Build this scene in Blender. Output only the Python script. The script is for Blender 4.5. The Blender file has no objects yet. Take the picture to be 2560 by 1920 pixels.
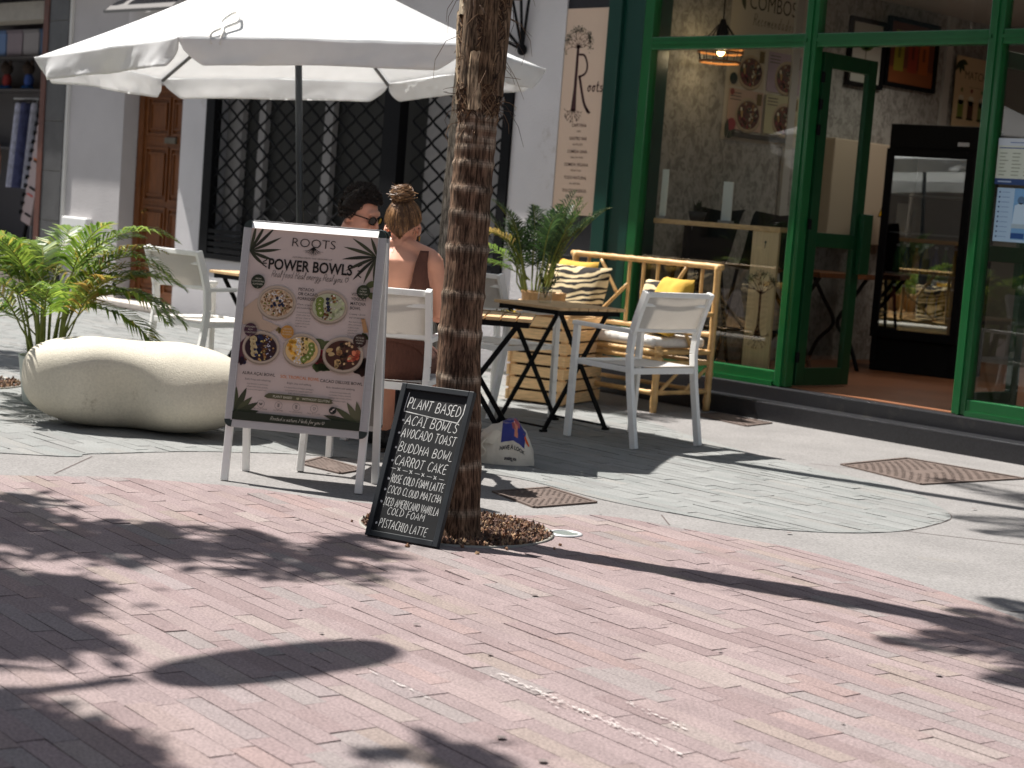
import bpy, bmesh, math, random
from mathutils import Vector, Matrix, Euler, noise as mnoise
R = math.radians
sc = bpy.context.scene
COL = sc.collection
rnd = random.Random(11)

# ------------------------------------------------------------------ camera, world, sun, exposure
cd = bpy.data.cameras.new('camera')
cam = bpy.data.objects.new('camera', cd); COL.objects.link(cam); sc.camera = cam
cd.sensor_fit = 'HORIZONTAL'; cd.sensor_width = 36.0; cd.lens = 62.58
cd.clip_start = 0.1; cd.clip_end = 400
_r = Vector((0.6834362, 0.7260176, 0.0762455)); _u = Vector((-0.1226907, 0.0112761, 0.9923809)); _f = Vector((-0.7196263, 0.6875836, -0.0967821))
cam.matrix_world = Matrix(((_r.x, _u.x, -_f.x, 0), (_r.y, _u.y, -_f.y, 0), (_r.z, _u.z, -_f.z, 1.26), (0, 0, 0, 1)))
cd.dof.use_dof = True; cd.dof.focus_distance = 6.7; cd.dof.aperture_fstop = 4.6

SUN_EL, SUN_AZ = 58.5, 13.5            # shadows run towards +X, swung SUN_AZ towards +Y
sd = Vector((-math.cos(R(SUN_AZ)) * math.cos(R(SUN_EL)), -math.sin(R(SUN_AZ)) * math.cos(R(SUN_EL)), math.sin(R(SUN_EL))))
w = bpy.data.worlds.new('World'); sc.world = w; w.use_nodes = True
nt = w.node_tree
sky = nt.nodes.new('ShaderNodeTexSky'); sky.sky_type = 'NISHITA'; sky.sun_disc = False
sky.sun_elevation = R(SUN_EL); sky.sun_rotation = math.atan2(sd.x, sd.y) % (2 * math.pi)
hs = nt.nodes.new('ShaderNodeHueSaturation'); hs.inputs['Saturation'].default_value = .55   # the camera's white balance
nt.links.new(sky.outputs[0], hs.inputs['Color']); nt.links.new(hs.outputs[0], nt.nodes['Background'].inputs[0]); nt.nodes['Background'].inputs[1].default_value = 0.058
sl = bpy.data.lights.new('sun', 'SUN'); sl.energy = 4.9; sl.angle = R(0.5); sl.color = (1.0, 0.965, 0.915)
so = bpy.data.objects.new('sun', sl); COL.objects.link(so); so.location = (-20, -5, 30)
so.rotation_euler = (-sd).to_track_quat('-Z', 'Y').to_euler()
sc.view_settings.view_transform = 'Standard'; sc.view_settings.look = 'None'
sc.view_settings.exposure = 0.92; sc.view_settings.gamma = 1.0
sc.render.engine = 'CYCLES'
sc.cycles.max_bounces = 8; sc.cycles.diffuse_bounces = 4; sc.cycles.transparent_max_bounces = 16
sc.cycles.use_denoising = True
sc.cycles.sample_clamp_indirect = 6.0

# ------------------------------------------------------------------ materials
def S(r, g, b):
    f = lambda c: (c / 255 / 12.92) if c <= 10 else ((c / 255 + .055) / 1.055) ** 2.4
    return (f(r), f(g), f(b))
def mat(name, col, rough=.6, var=.0, scale=9.0, bump=.0, bscale=120.0, metal=0.0, spec=.4, attr=False, streak=None, trans=0.0, speck=None, dirt=None):
    m = bpy.data.materials.new(name); m.use_nodes = True
    n = m.node_tree.nodes; L = m.node_tree.links; p = n['Principled BSDF']
    p.inputs['Roughness'].default_value = rough; p.inputs['Metallic'].default_value = metal
    p.inputs['Specular IOR Level'].default_value = spec
    tc = n.new('ShaderNodeTexCoord'); src = tc.outputs['Object']
    if streak:
        mp = n.new('ShaderNodeMapping'); mp.inputs['Scale'].default_value = streak; L.new(src, mp.inputs[0]); src = mp.outputs[0]
    if attr:
        a = n.new('ShaderNodeAttribute'); a.attribute_name = 'Col'; base = a.outputs[0]
    else:
        rgb = n.new('ShaderNodeRGB'); rgb.outputs[0].default_value = (*col, 1); base = rgb.outputs[0]
    def mul(base, fac_out, lo, hi):
        mr = n.new('ShaderNodeMapRange'); mr.inputs[1].default_value = .3; mr.inputs[2].default_value = .7
        mr.inputs[3].default_value = lo; mr.inputs[4].default_value = hi; L.new(fac_out, mr.inputs[0])
        vm = n.new('ShaderNodeVectorMath'); vm.operation = 'SCALE'; L.new(base, vm.inputs[0]); L.new(mr.outputs[0], vm.inputs['Scale'])
        return vm.outputs[0]
    if var:
        nz = n.new('ShaderNodeTexNoise'); nz.inputs['Scale'].default_value = scale; nz.inputs['Detail'].default_value = 5
        L.new(src, nz.inputs[0]); base = mul(base, nz.outputs[0], 1 - var, 1 + var)
    if speck:
        nz = n.new('ShaderNodeTexNoise'); nz.inputs['Scale'].default_value = speck[1]; nz.inputs['Detail'].default_value = 2
        L.new(tc.outputs['Object'], nz.inputs[0]); base = mul(base, nz.outputs[0], 1 - speck[0], 1 + speck[0])
    if dirt:
        nz = n.new('ShaderNodeTexNoise'); nz.inputs['Scale'].default_value = dirt[1]; nz.inputs['Detail'].default_value = 6; nz.inputs['Roughness'].default_value = .7
        L.new(tc.outputs['Object'], nz.inputs[0])
        mr = n.new('ShaderNodeMapRange'); mr.inputs[1].default_value = dirt[2]; mr.inputs[2].default_value = dirt[2] + .16; L.new(nz.outputs[0], mr.inputs[0])
        mx = n.new('ShaderNodeMix'); mx.data_type = 'RGBA'; L.new(mr.outputs[0], mx.inputs[0]); L.new(base, mx.inputs[6]); mx.inputs[7].default_value = (*dirt[0], 1)
        base = mx.outputs[2]
    L.new(base, p.inputs['Base Color'])
    if bump:
        nb = n.new('ShaderNodeTexNoise'); nb.inputs['Scale'].default_value = bscale; nb.inputs['Detail'].default_value = 4
        L.new(src, nb.inputs[0]); b = n.new('ShaderNodeBump'); b.inputs['Strength'].default_value = bump; b.inputs['Distance'].default_value = .01
        L.new(nb.outputs[0], b.inputs['Height']); L.new(b.outputs[0], p.inputs['Normal'])
    if trans:
        t = n.new('ShaderNodeBsdfTranslucent'); L.new(base, t.inputs[0]); ms = n.new('ShaderNodeMixShader'); ms.inputs[0].default_value = trans
        L.new(p.outputs[0], ms.inputs[1]); L.new(t.outputs[0], ms.inputs[2]); L.new(ms.outputs[0], n['Material Output'].inputs[0])
    return m
def glass_mat(name, tint, refl=1.0, rough=0.0):
    m = bpy.data.materials.new(name); m.use_nodes = True; n = m.node_tree.nodes; L = m.node_tree.links
    n.remove(n['Principled BSDF'])
    tr = n.new('ShaderNodeBsdfTransparent'); tr.inputs[0].default_value = (*tint, 1)
    gl = n.new('ShaderNodeBsdfGlossy'); gl.inputs['Roughness'].default_value = rough
    lw = n.new('ShaderNodeLayerWeight'); lw.inputs[0].default_value = .5
    pw = n.new('ShaderNodeMath'); pw.operation = 'POWER'; pw.inputs[1].default_value = 5; L.new(lw.outputs['Facing'], pw.inputs[0])
    ma = n.new('ShaderNodeMath'); ma.operation = 'MULTIPLY_ADD'; ma.inputs[1].default_value = .95; ma.inputs[2].default_value = .045; L.new(pw.outputs[0], ma.inputs[0])
    mm = n.new('ShaderNodeMath'); mm.operation = 'MULTIPLY'; mm.use_clamp = True; mm.inputs[1].default_value = refl; L.new(ma.outputs[0], mm.inputs[0])
    mx = n.new('ShaderNodeMixShader'); L.new(mm.outputs[0], mx.inputs[0]); L.new(tr.outputs[0], mx.inputs[1]); L.new(gl.outputs[0], mx.inputs[2])
    L.new(mx.outputs[0], n['Material Output'].inputs[0]); return m
def emit_mat(name, col, s):
    m = bpy.data.materials.new(name); m.use_nodes = True; p = m.node_tree.nodes['Principled BSDF']
    p.inputs['Base Color'].default_value = (*col, 1); p.inputs['Emission Color'].default_value = (*col, 1); p.inputs['Emission Strength'].default_value = s
    return m

# ------------------------------------------------------------------ mesh builder
class MB:
    def __init__(s): s.v = []; s.f = []; s.c = []; s.m = []; s.cc = None; s.mi = 0
    def face(s, idx): s.f.append(tuple(idx)); s.c.append(s.cc); s.m.append(s.mi)
    def add(s, vs): b = len(s.v); s.v += [Vector(v) for v in vs]; return b
    def box(s, a, b, mtx=None):
        (x0, y0, z0), (x1, y1, z1) = a, b
        vs = [Vector(p) for p in ((x0,y0,z0),(x1,y0,z0),(x1,y1,z0),(x0,y1,z0),(x0,y0,z1),(x1,y0,z1),(x1,y1,z1),(x0,y1,z1))]
        if mtx is not None: vs = [mtx @ v for v in vs]
        k = s.add(vs)
        for q in ((0,3,2,1),(4,5,6,7),(0,1,5,4),(1,2,6,5),(2,3,7,6),(3,0,4,7)): s.face([k + i for i in q])
        return s
    def bar(s, p0, p1, wx, wy, up=(0, 0, 1)):
        p0 = Vector(p0); p1 = Vector(p1); d = (p1 - p0); L = d.length; d.normalize(); up = Vector(up)
        if abs(d.dot(up)) > .98: up = Vector((0, 1, 0))
        x = d.cross(up).normalized(); y = x.cross(d)
        m = Matrix((( x.x, y.x, d.x, p0.x), (x.y, y.y, d.y, p0.y), (x.z, y.z, d.z, p0.z), (0, 0, 0, 1)))
        return s.box((-wx/2, -wy/2, 0), (wx/2, wy/2, L), m)
    def tube(s, pts, rad, n=8, cap=True, ell=None):
        pts = [Vector(p) for p in pts]; N = len(pts)
        if not isinstance(rad, (list, tuple)): rad = [rad] * N
        d = (pts[1] - pts[0]).normalized(); ref = Vector((0, 0, 1)) if abs(d.z) < .9 else Vector((1, 0, 0))
        x = d.cross(ref).normalized(); rings = []
        for i, p in enumerate(pts):
            t = (pts[min(i+1, N-1)] - pts[max(i-1, 0)]).normalized()
            x = (x - t * x.dot(t)).normalized(); y = t.cross(x); r = rad[i]
            rings.append(s.add([p + (x * math.cos(2*math.pi*k/n) + y * math.sin(2*math.pi*k/n) * (ell or 1)) * r for k in range(n)]))
        for i in range(N-1):
            for k in range(n): s.face((rings[i]+k, rings[i]+(k+1)%n, rings[i+1]+(k+1)%n, rings[i+1]+k))
        if cap:
            s.face([rings[0]+k for k in range(n)][::-1]); s.face([rings[-1]+k for k in range(n)])
        return s
    def lathe(s, prof, n=24, c=(0,0,0), cap=True, fn=None):
        c = Vector(c); rings = []
        for r, z in prof:
            rings.append(s.add([c + Vector((r*math.cos(2*math.pi*k/n), r*math.sin(2*math.pi*k/n), z)) for k in range(n)]))
        for i in range(len(prof)-1):
            for k in range(n): s.face((rings[i]+k, rings[i]+(k+1)%n, rings[i+1]+(k+1)%n, rings[i+1]+k))
        if cap: s.face([rings[0]+k for k in range(n)][::-1]); s.face([rings[-1]+k for k in range(n)])
        return s
    def ell(s, c, r, nu=14, nv=9, mtx=None):
        c = Vector(c); prev = None
        rows = []
        for j in range(nv+1):
            a = -math.pi/2 + math.pi*j/nv
            if j in (0, nv): pts = [Vector((0, 0, r[2]*math.sin(a)))]
            else: pts = [Vector((r[0]*math.cos(a)*math.cos(2*math.pi*k/nu), r[1]*math.cos(a)*math.sin(2*math.pi*k/nu), r[2]*math.sin(a))) for k in range(nu)]
            if mtx is not None: pts = [mtx @ p for p in pts]
            rows.append(s.add([c + p for p in pts]))
        for k in range(nu):
            s.face((rows[0], rows[1]+(k+1)%nu, rows[1]+k)); s.face((rows[nv], rows[nv-1]+k, rows[nv-1]+(k+1)%nu))
            for j in range(1, nv-1): s.face((rows[j]+k, rows[j]+(k+1)%nu, rows[j+1]+(k+1)%nu, rows[j+1]+k))
        return s
    def grid(s, fn, nu, nv, closed=False):
        b = s.add([fn(i/nu, j/nv) for j in range(nv+1) for i in range(nu + (0 if closed else 1))]); W = nu if closed else nu+1
        for j in range(nv):
            for i in range(nu):
                a, c = i, (i+1) % W if closed else i+1
                s.face((b+j*W+a, b+j*W+c, b+(j+1)*W+c, b+(j+1)*W+a))
        return s
    def poly(s, pts): b = s.add(pts); s.face(range(b, b+len(pts))); return s
    def prism(s, pts2, z0, z1):
        n = len(pts2); b = s.add([(x, y, z0) for x, y in pts2]); t = s.add([(x, y, z1) for x, y in pts2])
        s.face([b+i for i in range(n)][::-1]); s.face([t+i for i in range(n)])
        for i in range(n): s.face((b+i, b+(i+1)%n, t+(i+1)%n, t+i))
        return s
    def xf(s, m): s.v = [m @ v for v in s.v]; return s
    def build(s, name, m, parent=None, smooth=False, bevel=0, loc=None):
        me = bpy.data.meshes.new(name); me.from_pydata([tuple(v) for v in s.v], [], s.f)
        ms = m if isinstance(m, (list, tuple)) else [m]
        for q in ms: me.materials.append(q)
        if len(ms) > 1: me.polygons.foreach_set('material_index', s.m)
        if any(c is not None for c in s.c):
            ca = me.color_attributes.new('Col', 'FLOAT_COLOR', 'CORNER'); buf = []
            for p, c in zip(me.polygons, s.c):
                c = c or (.5, .5, .5); buf += [c[0], c[1], c[2], 1.0] * p.loop_total
            ca.data.foreach_set('color', buf)
        if smooth: me.polygons.foreach_set('use_smooth', [True] * len(me.polygons))
        me.update()
        o = bpy.data.objects.new(name, me); COL.objects.link(o)
        if parent: o.parent = parent
        if loc: o.location = loc
        if bevel:
            b = o.modifiers.new('bevel', 'BEVEL'); b.width = bevel; b.segments = 2; b.limit_method = 'ANGLE'; b.angle_limit = R(40)
        return o
def thing(name, label, cat, loc=(0,0,0), rz=0.0, group=None):
    o = bpy.data.objects.new(name, None); COL.objects.link(o); o.location = loc; o.rotation_euler = (0, 0, rz); o.empty_display_size = .05
    o['label'] = label; o['category'] = cat
    if group: o['group'] = group
    return o
def tag(o, label, cat, group=None):
    o['label'] = label; o['category'] = cat
    if group: o['group'] = group
    return o
def kind(o, k): o['kind'] = k; return o
def copy_thing(root, loc, rz, label, group=None):
    r = root.copy(); COL.objects.link(r); r.location = loc; r.rotation_euler = (0, 0, rz); r['label'] = label
    if group: r['group'] = group
    for ch in list(root.children):
        c = ch.copy(); COL.objects.link(c); c.parent = r
        for g in list(ch.children):
            d = g.copy(); COL.objects.link(d); d.parent = c
    return r
def sm(a, b, x):
    t = max(0, min(1, (x-a)/(b-a))); return t*t*(3-2*t)
def lerp(a, b, t): return a + (b-a)*t
def spline(pts, n):
    """Catmull-Rom through 2-D/3-D points"""
    P = [Vector(p) for p in pts]; out = []
    for i in range(len(P)-1):
        p0 = P[max(i-1, 0)]; p1 = P[i]; p2 = P[i+1]; p3 = P[min(i+2, len(P)-1)]
        for k in range(n):
            t = k/n; out.append(.5*((2*p1)+(p2-p0)*t+(2*p0-5*p1+4*p2-p3)*t*t+(3*p1-p0-3*p2+p3)*t**3))
    out.append(P[-1]); return out
def interp(tab, x):
    if x <= tab[0][0]: return tab[0][1]
    for (a, p), (b, q) in zip(tab, tab[1:]):
        if x <= b:
            t = (x-a)/(b-a); return p+(q-p)*t
    return tab[-1][1]

# ------------------------------------------------------------------ flat prints (posters, boards): coloured shapes and lettering in one mesh
_tc = {}
def text_mesh(txt, bold=0.0):
    key = (txt, bold)
    if key in _tc: return _tc[key]
    cu = bpy.data.curves.new('t', 'FONT'); cu.body = txt; cu.size = 1.0; cu.resolution_u = 3; cu.offset = bold; cu.align_x = 'LEFT'
    o = bpy.data.objects.new('t', cu); COL.objects.link(o)
    dg = bpy.context.evaluated_depsgraph_get(); dg.update()
    me = bpy.data.meshes.new_from_object(o.evaluated_get(dg))
    vs = [(v.co.x, v.co.y) for v in me.vertices]; fs = [tuple(p.vertices) for p in me.polygons]
    bpy.data.objects.remove(o); bpy.data.curves.remove(cu); bpy.data.meshes.remove(me)
    if not vs: vs = [(0, 0), (.3, 0)]
    x0 = min(v[0] for v in vs); x1 = max(v[0] for v in vs)
    _tc[key] = ([(x-x0, y) for x, y in vs], fs, x1-x0); return _tc[key]
STROKE = {
 'A': [[(0,0),(.42,1),(.8,0)],[(.14,.36),(.68,.36)]], 'B': [[(.05,0),(.08,1),(.5,.95),(.62,.78),(.5,.58),(.1,.52)],[(.1,.52),(.58,.46),(.72,.24),(.55,.04),(.05,0)]],
 'C': [[(.72,.86),(.5,1),(.22,.85),(.06,.5),(.16,.15),(.42,0),(.72,.12)]], 'D': [[(.06,0),(.08,1),(.45,.93),(.74,.55),(.6,.15),(.06,0)]],
 'E': [[(.62,1),(.08,.97),(.05,.02),(.62,.04)],[(.07,.52),(.52,.54)]], 'F': [[(.62,1),(.08,.97),(.05,0)],[(.07,.52),(.5,.54)]],
 'G': [[(.7,.85),(.45,1),(.15,.8),(.06,.45),(.2,.08),(.5,0),(.72,.2),(.72,.44),(.44,.44)]], 'H': [[(.06,1),(.04,0)],[(.66,1),(.66,0)],[(.05,.5),(.66,.53)]],
 'I': [[(.2,1),(.2,0)],[(0,1),(.42,1)],[(0,0),(.42,0)]], 'J': [[(.5,1),(.5,.2),(.3,0),(.05,.15)]], 'K': [[(.06,1),(.06,0)],[(.62,.98),(.07,.45),(.66,0)]],
 'L': [[(.08,1),(.05,.02),(.6,.04)]], 'M': [[(0,0),(.1,1),(.44,.35),(.78,1),(.88,0)]], 'N': [[(.04,0),(.08,1),(.64,.02),(.68,1)]],
 'O': [[(.36,1),(.1,.8),(.03,.42),(.2,.05),(.45,.02),(.7,.3),(.68,.72),(.36,1)]], 'P': [[(.06,0),(.08,1),(.5,.95),(.64,.72),(.5,.5),(.08,.46)]],
 'Q': [[(.36,1),(.1,.8),(.03,.42),(.2,.05),(.45,.02),(.7,.3),(.68,.72),(.36,1)],[(.45,.25),(.75,-.1)]], 'R': [[(.06,0),(.08,1),(.5,.95),(.62,.74),(.5,.55),(.08,.5)],[(.3,.52),(.68,0)]],
 'S': [[(.6,.88),(.38,1),(.12,.86),(.14,.62),(.5,.42),(.58,.18),(.34,0),(.04,.12)]], 'T': [[(0,.97),(.72,1)],[(.37,.98),(.33,0)]],
 'U': [[(.05,1),(.05,.25),(.25,.0),(.5,.06),(.66,.3),(.68,1)]], 'V': [[(0,1),(.36,0),(.72,1)]], 'W': [[(0,1),(.2,.02),(.44,.62),(.66,.02),(.9,1)]],
 'X': [[(0,1),(.7,0)],[(.68,1),(0,0)]], 'Y': [[(0,1),(.34,.5),(.7,1)],[(.34,.5),(.3,0)]], 'Z': [[(0,1),(.66,1),(0,0),(.68,0)]],
 'a': [[(.5,.5),(.28,.56),(.06,.3),(.15,.03),(.35,.08),(.5,.48),(.48,.05),(.64,.06)]], 'b': [[(.08,1),(.06,.05)],[(.06,.3),(.3,.55),(.5,.3),(.3,0),(.06,.08)]],
 'c': [[(.44,.45),(.25,.55),(.05,.28),(.2,.0),(.46,.1)]], 'd': [[(.46,.46),(.25,.54),(.05,.25),(.2,0),(.42,.18),(.56,1.05),(.46,.1),(.62,.06)]],
 'e': [[(.05,.22),(.36,.36),(.3,.55),(.1,.45),(.06,.15),(.25,0),(.5,.12)]], 'f': [[(.45,.95),(.3,1.05),(.2,.8),(.14,-.35),(.02,-.3)],[(0,.46),(.4,.5)]],
 'g': [[(.46,.46),(.25,.54),(.06,.28),(.2,.02),(.42,.2),(.5,.5),(.42,-.3),(.2,-.42),(.08,-.25),(.6,.08)]], 'h': [[(.06,1),(.05,0)],[(.06,.3),(.3,.55),(.4,.35),(.4,.05),(.55,.06)]],
 'i': [[(.1,.5),(.1,.06),(.26,.06)],[(.13,.72),(.15,.76)]], 'k': [[(.06,1),(.05,0)],[(.4,.5),(.08,.25),(.45,0)]], 'l': [[(.02,.1),(.24,.7),(.2,1.05),(.08,.9),(.1,.1),(.26,.04)]],
 'm': [[(.04,.5),(.05,0),(.2,.5),(.3,.45),(.32,0),(.46,.5),(.58,.45),(.6,.05),(.72,.06)]], 'n': [[(.04,.5),(.05,0),(.24,.52),(.38,.42),(.4,.05),(.54,.06)]],
 'o': [[(.28,.54),(.06,.3),(.2,.0),(.44,.22),(.28,.54),(.55,.44)]], 'p': [[(.08,.5),(.02,-.45)],[(.07,.35),(.3,.55),(.46,.3),(.28,.0),(.06,.12)]],
 'r': [[(.04,.5),(.06,.02)],[(.06,.3),(.22,.54),(.38,.46)]], 's': [[(.36,.5),(.16,.5),(.14,.34),(.36,.2),(.26,.0),(.02,.06)]], 't': [[(.2,.9),(.12,.1),(.3,.02),(.4,.1)],[(0,.55),(.4,.58)]],
 'u': [[(.04,.5),(.06,.12),(.22,.0),(.4,.2),(.44,.5),(.42,.08),(.58,.06)]], 'v': [[(.02,.5),(.18,0),(.38,.52)]], 'w': [[(.02,.5),(.14,0),(.28,.4),(.42,0),(.58,.52)]], 'x': [[(0,.5),(.4,0)],[(.4,.5),(0,0)]],
 'y': [[(.04,.5),(.1,.14),(.28,.06),(.44,.5),(.36,-.25),(.16,-.42),(.06,-.25),(.58,.08)]], 'z': [[(0,.5),(.4,.5),(0,0),(.42,.02)]],
 '.': [[(.06,.02),(.1,.05)]], ',': [[(.1,.06),(.04,-.14)]], '-': [[(0,.4),(.4,.42)]],
 '~': [[(.4,.05),(.05,.45),(.08,.75),(.28,.78),(.4,.55),(.52,.8),(.72,.78),(.74,.45),(.4,.05)]]}
def stroke_width(txt, gap=.22, sp=.45):
    x = 0
    for ch in txt:
        if ch == ' ': x += sp; continue
        x += max(p[0] for l in STROKE[ch] for p in l) + gap
    return x - gap
class Print:
    """flat artwork: u right, v up, metres; each layer lies a hair above the last"""
    def __init__(s, step=.0004): s.mb = MB(); s.h = 0.0; s.step = step
    def up(s): s.h += s.step
    def poly(s, pts, c): s.mb.cc = c; s.mb.poly([(x, y, s.h) for x, y in pts])
    def rect(s, x0, y0, x1, y1, c): s.poly([(x0,y0),(x1,y0),(x1,y1),(x0,y1)], c)
    def disc(s, x, y, r, c, n=28, ry=None, rot=0.0, wob=0.0, a0=0, a1=2*math.pi):
        ry = ry or r; P = []
        full = abs(a1-a0-2*math.pi) < 1e-6
        for k in range(n + (0 if full else 1)):
            a = a0 + (a1-a0)*k/n; q = 1 + (rnd.uniform(-wob, wob) if wob else 0)
            px, py = r*q*math.cos(a), ry*q*math.sin(a)
            P.append((x+px*math.cos(rot)-py*math.sin(rot), y+px*math.sin(rot)+py*math.cos(rot)))
        s.poly(P, c)
    def line(s, pts, wd, c, taper=False):
        s.mb.cc = c; P = [Vector((p[0], p[1])) for p in pts]; N = len(P); L = []; Q = []
        for i, p in enumerate(P):
            d = (P[min(i+1, N-1)] - P[max(i-1, 0)]); d = d.normalized() if d.length > 1e-9 else Vector((1, 0)); n = Vector((-d.y, d.x))
            ww = wd*(1-i/(N-1)*.85 if taper else 1)/2
            L.append(p+n*ww); Q.append(p-n*ww)
        b = s.mb.add([(q.x, q.y, s.h) for q in L] + [(q.x, q.y, s.h) for q in Q])
        for i in range(N-1): s.mb.face((b+N+i, b+N+i+1, b+i+1, b+i))
    def ring(s, x, y, r, wd, c, n=24): s.line([(x+r*math.cos(2*math.pi*k/n), y+r*math.sin(2*math.pi*k/n)) for k in range(n+1)], wd, c)
    def text(s, txt, x, y, size, c, align='c', bold=0.0, sx=1.0, width=None, rot=0.0):
        vs, fs, wd = text_mesh(txt, bold)
        if width: sx = width/(wd*size)
        wd *= size*sx; ox = x - (wd/2 if align == 'c' else 0 if align == 'l' else wd)
        s.mb.cc = c; cr, sr = math.cos(rot), math.sin(rot)
        pts = []
        for a, b in vs:
            px, py = ox + a*size*sx - x, b*size; pts.append((x+px*cr-py*sr, y+px*sr+py*cr, s.h))
        b0 = s.mb.add(pts)
        for f in fs: s.mb.face([b0+i for i in f])
    def hand(s, txt, x, y, size, wd, c, align='l', slant=0.0, width=None, jit=0.0, gap=.22, sp=.45, rot=0.0, sm_n=0):
        W = stroke_width(txt, gap, sp); k = (width/(W*size)) if width else 1.0
        ox = x - (W*size*k/2 if align == 'c' else 0); cx = 0.0
        for ch in txt:
            if ch == ' ': cx += sp; continue
            jy = rnd.uniform(-jit, jit)*.5; js = 1+rnd.uniform(-jit, jit)*.6; jr = rnd.uniform(-jit, jit)*.5
            for l in STROKE[ch]:
                P = []
                for a, b in l:
                    b2 = b*js+jy; a2 = a+(b2*slant)+jr*(b-.5)*.5+rnd.uniform(-jit, jit)*.08
                    dx, dy = (cx+a2)*size*k, b2*size
                    P.append((ox+dx*math.cos(rot)-dy*math.sin(rot), y+dx*math.sin(rot)+dy*math.cos(rot)))
                if sm_n and len(P) > 2: P = [tuple(q) for q in spline([(p[0], p[1]) for p in P], sm_n)]
                if wd > 0: s.line(P, wd*rnd.uniform(.85, 1.15) if jit else wd, c)
            cx += max(p[0] for l in STROKE[ch] for p in l) + gap
    def leaf(s, x, y, L, a, wd, c, bend=0.0):
        P = []; Q = []
        for i in range(9):
            t = i/8; b = a + bend*t; q = wd*math.sin(math.pi*min(1, t*1.02))**.8/2
            px, py = x+L*t*math.cos(a+bend*t*.5), y+L*t*math.sin(a+bend*t*.5)
            P.append((px-q*math.sin(b), py+q*math.cos(b))); Q.append((px+q*math.sin(b), py-q*math.cos(b)))
        s.poly(Q + P[::-1][1:-1], c)
    def build(s, name, parent=None, m=None): return s.mb.build(name, m or MT['print'], parent)

MT = {}
MT['print'] = mat('printed paper', (.5,.5,.5), .55, attr=True, spec=.3)
MT['chalk'] = mat('chalk marks', (.8,.8,.8), .95, attr=True, spec=.1, var=.25, scale=160)
MT['white'] = mat('white powder coated metal', S(246,245,241), .38, var=.03, scale=14, spec=.5, dirt=(S(205,201,190), 6, .62))
MT['sling'] = mat('white woven sling', S(226,221,214), .75, var=.05, scale=300, bump=.3, bscale=700, trans=.32)
MT['black'] = mat('black painted steel', (.006,.006,.007), .55, var=.2, scale=30, spec=.1)
MT['blackm'] = mat('black matt', (.008,.008,.008), .75, spec=.15)
MT['alu'] = mat('satin aluminium', S(196,196,196), .45, metal=.25, var=.05, scale=20, streak=(1,1,12))
MT['darkplastic'] = mat('dark green grey plastic', S(52,62,60), .4)
MT['wall'] = mat('white limewashed render', S(207,204,205), .9, var=.06, scale=1.6, bump=.55, bscale=70, spec=.15, dirt=(S(176,168,160), 2.6, .60))
MT['green'] = mat('green gloss paint', S(20,92,46), .26, var=.07, scale=6, spec=.6)
MT['dgreen'] = mat('dark green paint', S(12,58,48), .3, var=.08, scale=4, spec=.55)
MT['granite'] = mat('black polished granite', (.022,.022,.025), .3, var=.3, scale=90, spec=.5, dirt=((.06,.055,.05), 5, .6))
MT['tile'] = mat('grey wall tile', S(80,80,81), .35, var=.15, scale=5, speck=(.15, 90))
MT['wood'] = mat('varnished brown door wood', S(108,62,27), .45, var=.34, scale=5, streak=(14, 14, 1.2), bump=.15, bscale=20)
MT['wood2'] = mat('oiled acacia slats', S(202,168,124), .55, var=.28, scale=6, streak=(3, 30, 30), bump=.2, bscale=20)
MT['pine'] = mat('pine slats', S(238,198,146), .6, var=.2, scale=5, streak=(2, 2, 22), bump=.15, bscale=12, dirt=(S(170,112,60), 7, .66))
MT['bamboo'] = mat('varnished bamboo cane', S(208,168,112), .4, var=.2, scale=12, dirt=(S(120,80,42), 16, .62))
MT['cushion'] = mat('white cushion fabric', S(232,228,220), .9, var=.04, scale=40, bump=.25, bscale=300)
MT['concrete_b'] = mat('pale cast concrete', S(208,201,184), .85, var=.08, scale=3, bump=.3, bscale=150, spec=.15, speck=(.07, 90), dirt=(S(140,128,108), 7.5, .62))
MT['canvas'] = mat('white parasol canvas', S(240,240,240), .8, var=.02, scale=10, bump=.2, bscale=9, spec=.1, trans=.43)
MT['rope'] = mat('white tie cord', S(235,232,225), .9)
MT['pole'] = mat('dark grey pole', S(58,62,66), .38, metal=.3)
MT['rib'] = mat('grey parasol rib', S(96,94,92), .4, metal=.3)
MT['leaf'] = mat('palm leaflets', (.07,.12,.03), .42, attr=True, spec=.35, trans=.42)
MT['stem'] = mat('green cane stems', S(120,130,58), .5, var=.25, scale=18)
MT['soil'] = mat('potting soil', S(70,48,34), .95, var=.35, scale=40, bump=.6, bscale=60)
MT['pot'] = mat('pale sage pot', S(196,204,196), .5, var=.04, scale=10)
MT['jute'] = mat('canvas tote cloth', S(214,205,190), .9, var=.1, scale=14, bump=.4, bscale=90)
MT['skin'] = mat('skin', S(224,168,144), .5, var=.07, scale=14, spec=.35)
MT['skin2'] = mat('tanned skin', S(226,164,136), .5, var=.07, scale=12, spec=.35)
MT['dress'] = mat('brown ribbed cotton', S(98,62,50), .85, var=.15, scale=9, streak=(26, 26, 3), bump=.5, bscale=3)
MT['darkcloth'] = mat('dark cotton', S(48,50,58), .85, var=.15, scale=10, bump=.3, bscale=60)
MT['hair_m'] = mat('dark curly hair', S(38,28,22), .55, var=.3, scale=60, spec=.4)
MT['hair_w'] = mat('fair brown hair', S(98,70,47), .45, var=.3, scale=40, streak=(6,6,1), spec=.5)
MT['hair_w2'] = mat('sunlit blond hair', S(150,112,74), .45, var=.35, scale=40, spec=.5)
MT['shoe'] = mat('black shoe leather', (.012,.012,.012), .5, bump=.2, bscale=40)
MT['gold'] = mat('gold earring', S(212,170,80), .25, metal=1)
MT['glass'] = glass_mat('window glass', (.84,.88,.86), 2.1)
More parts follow.
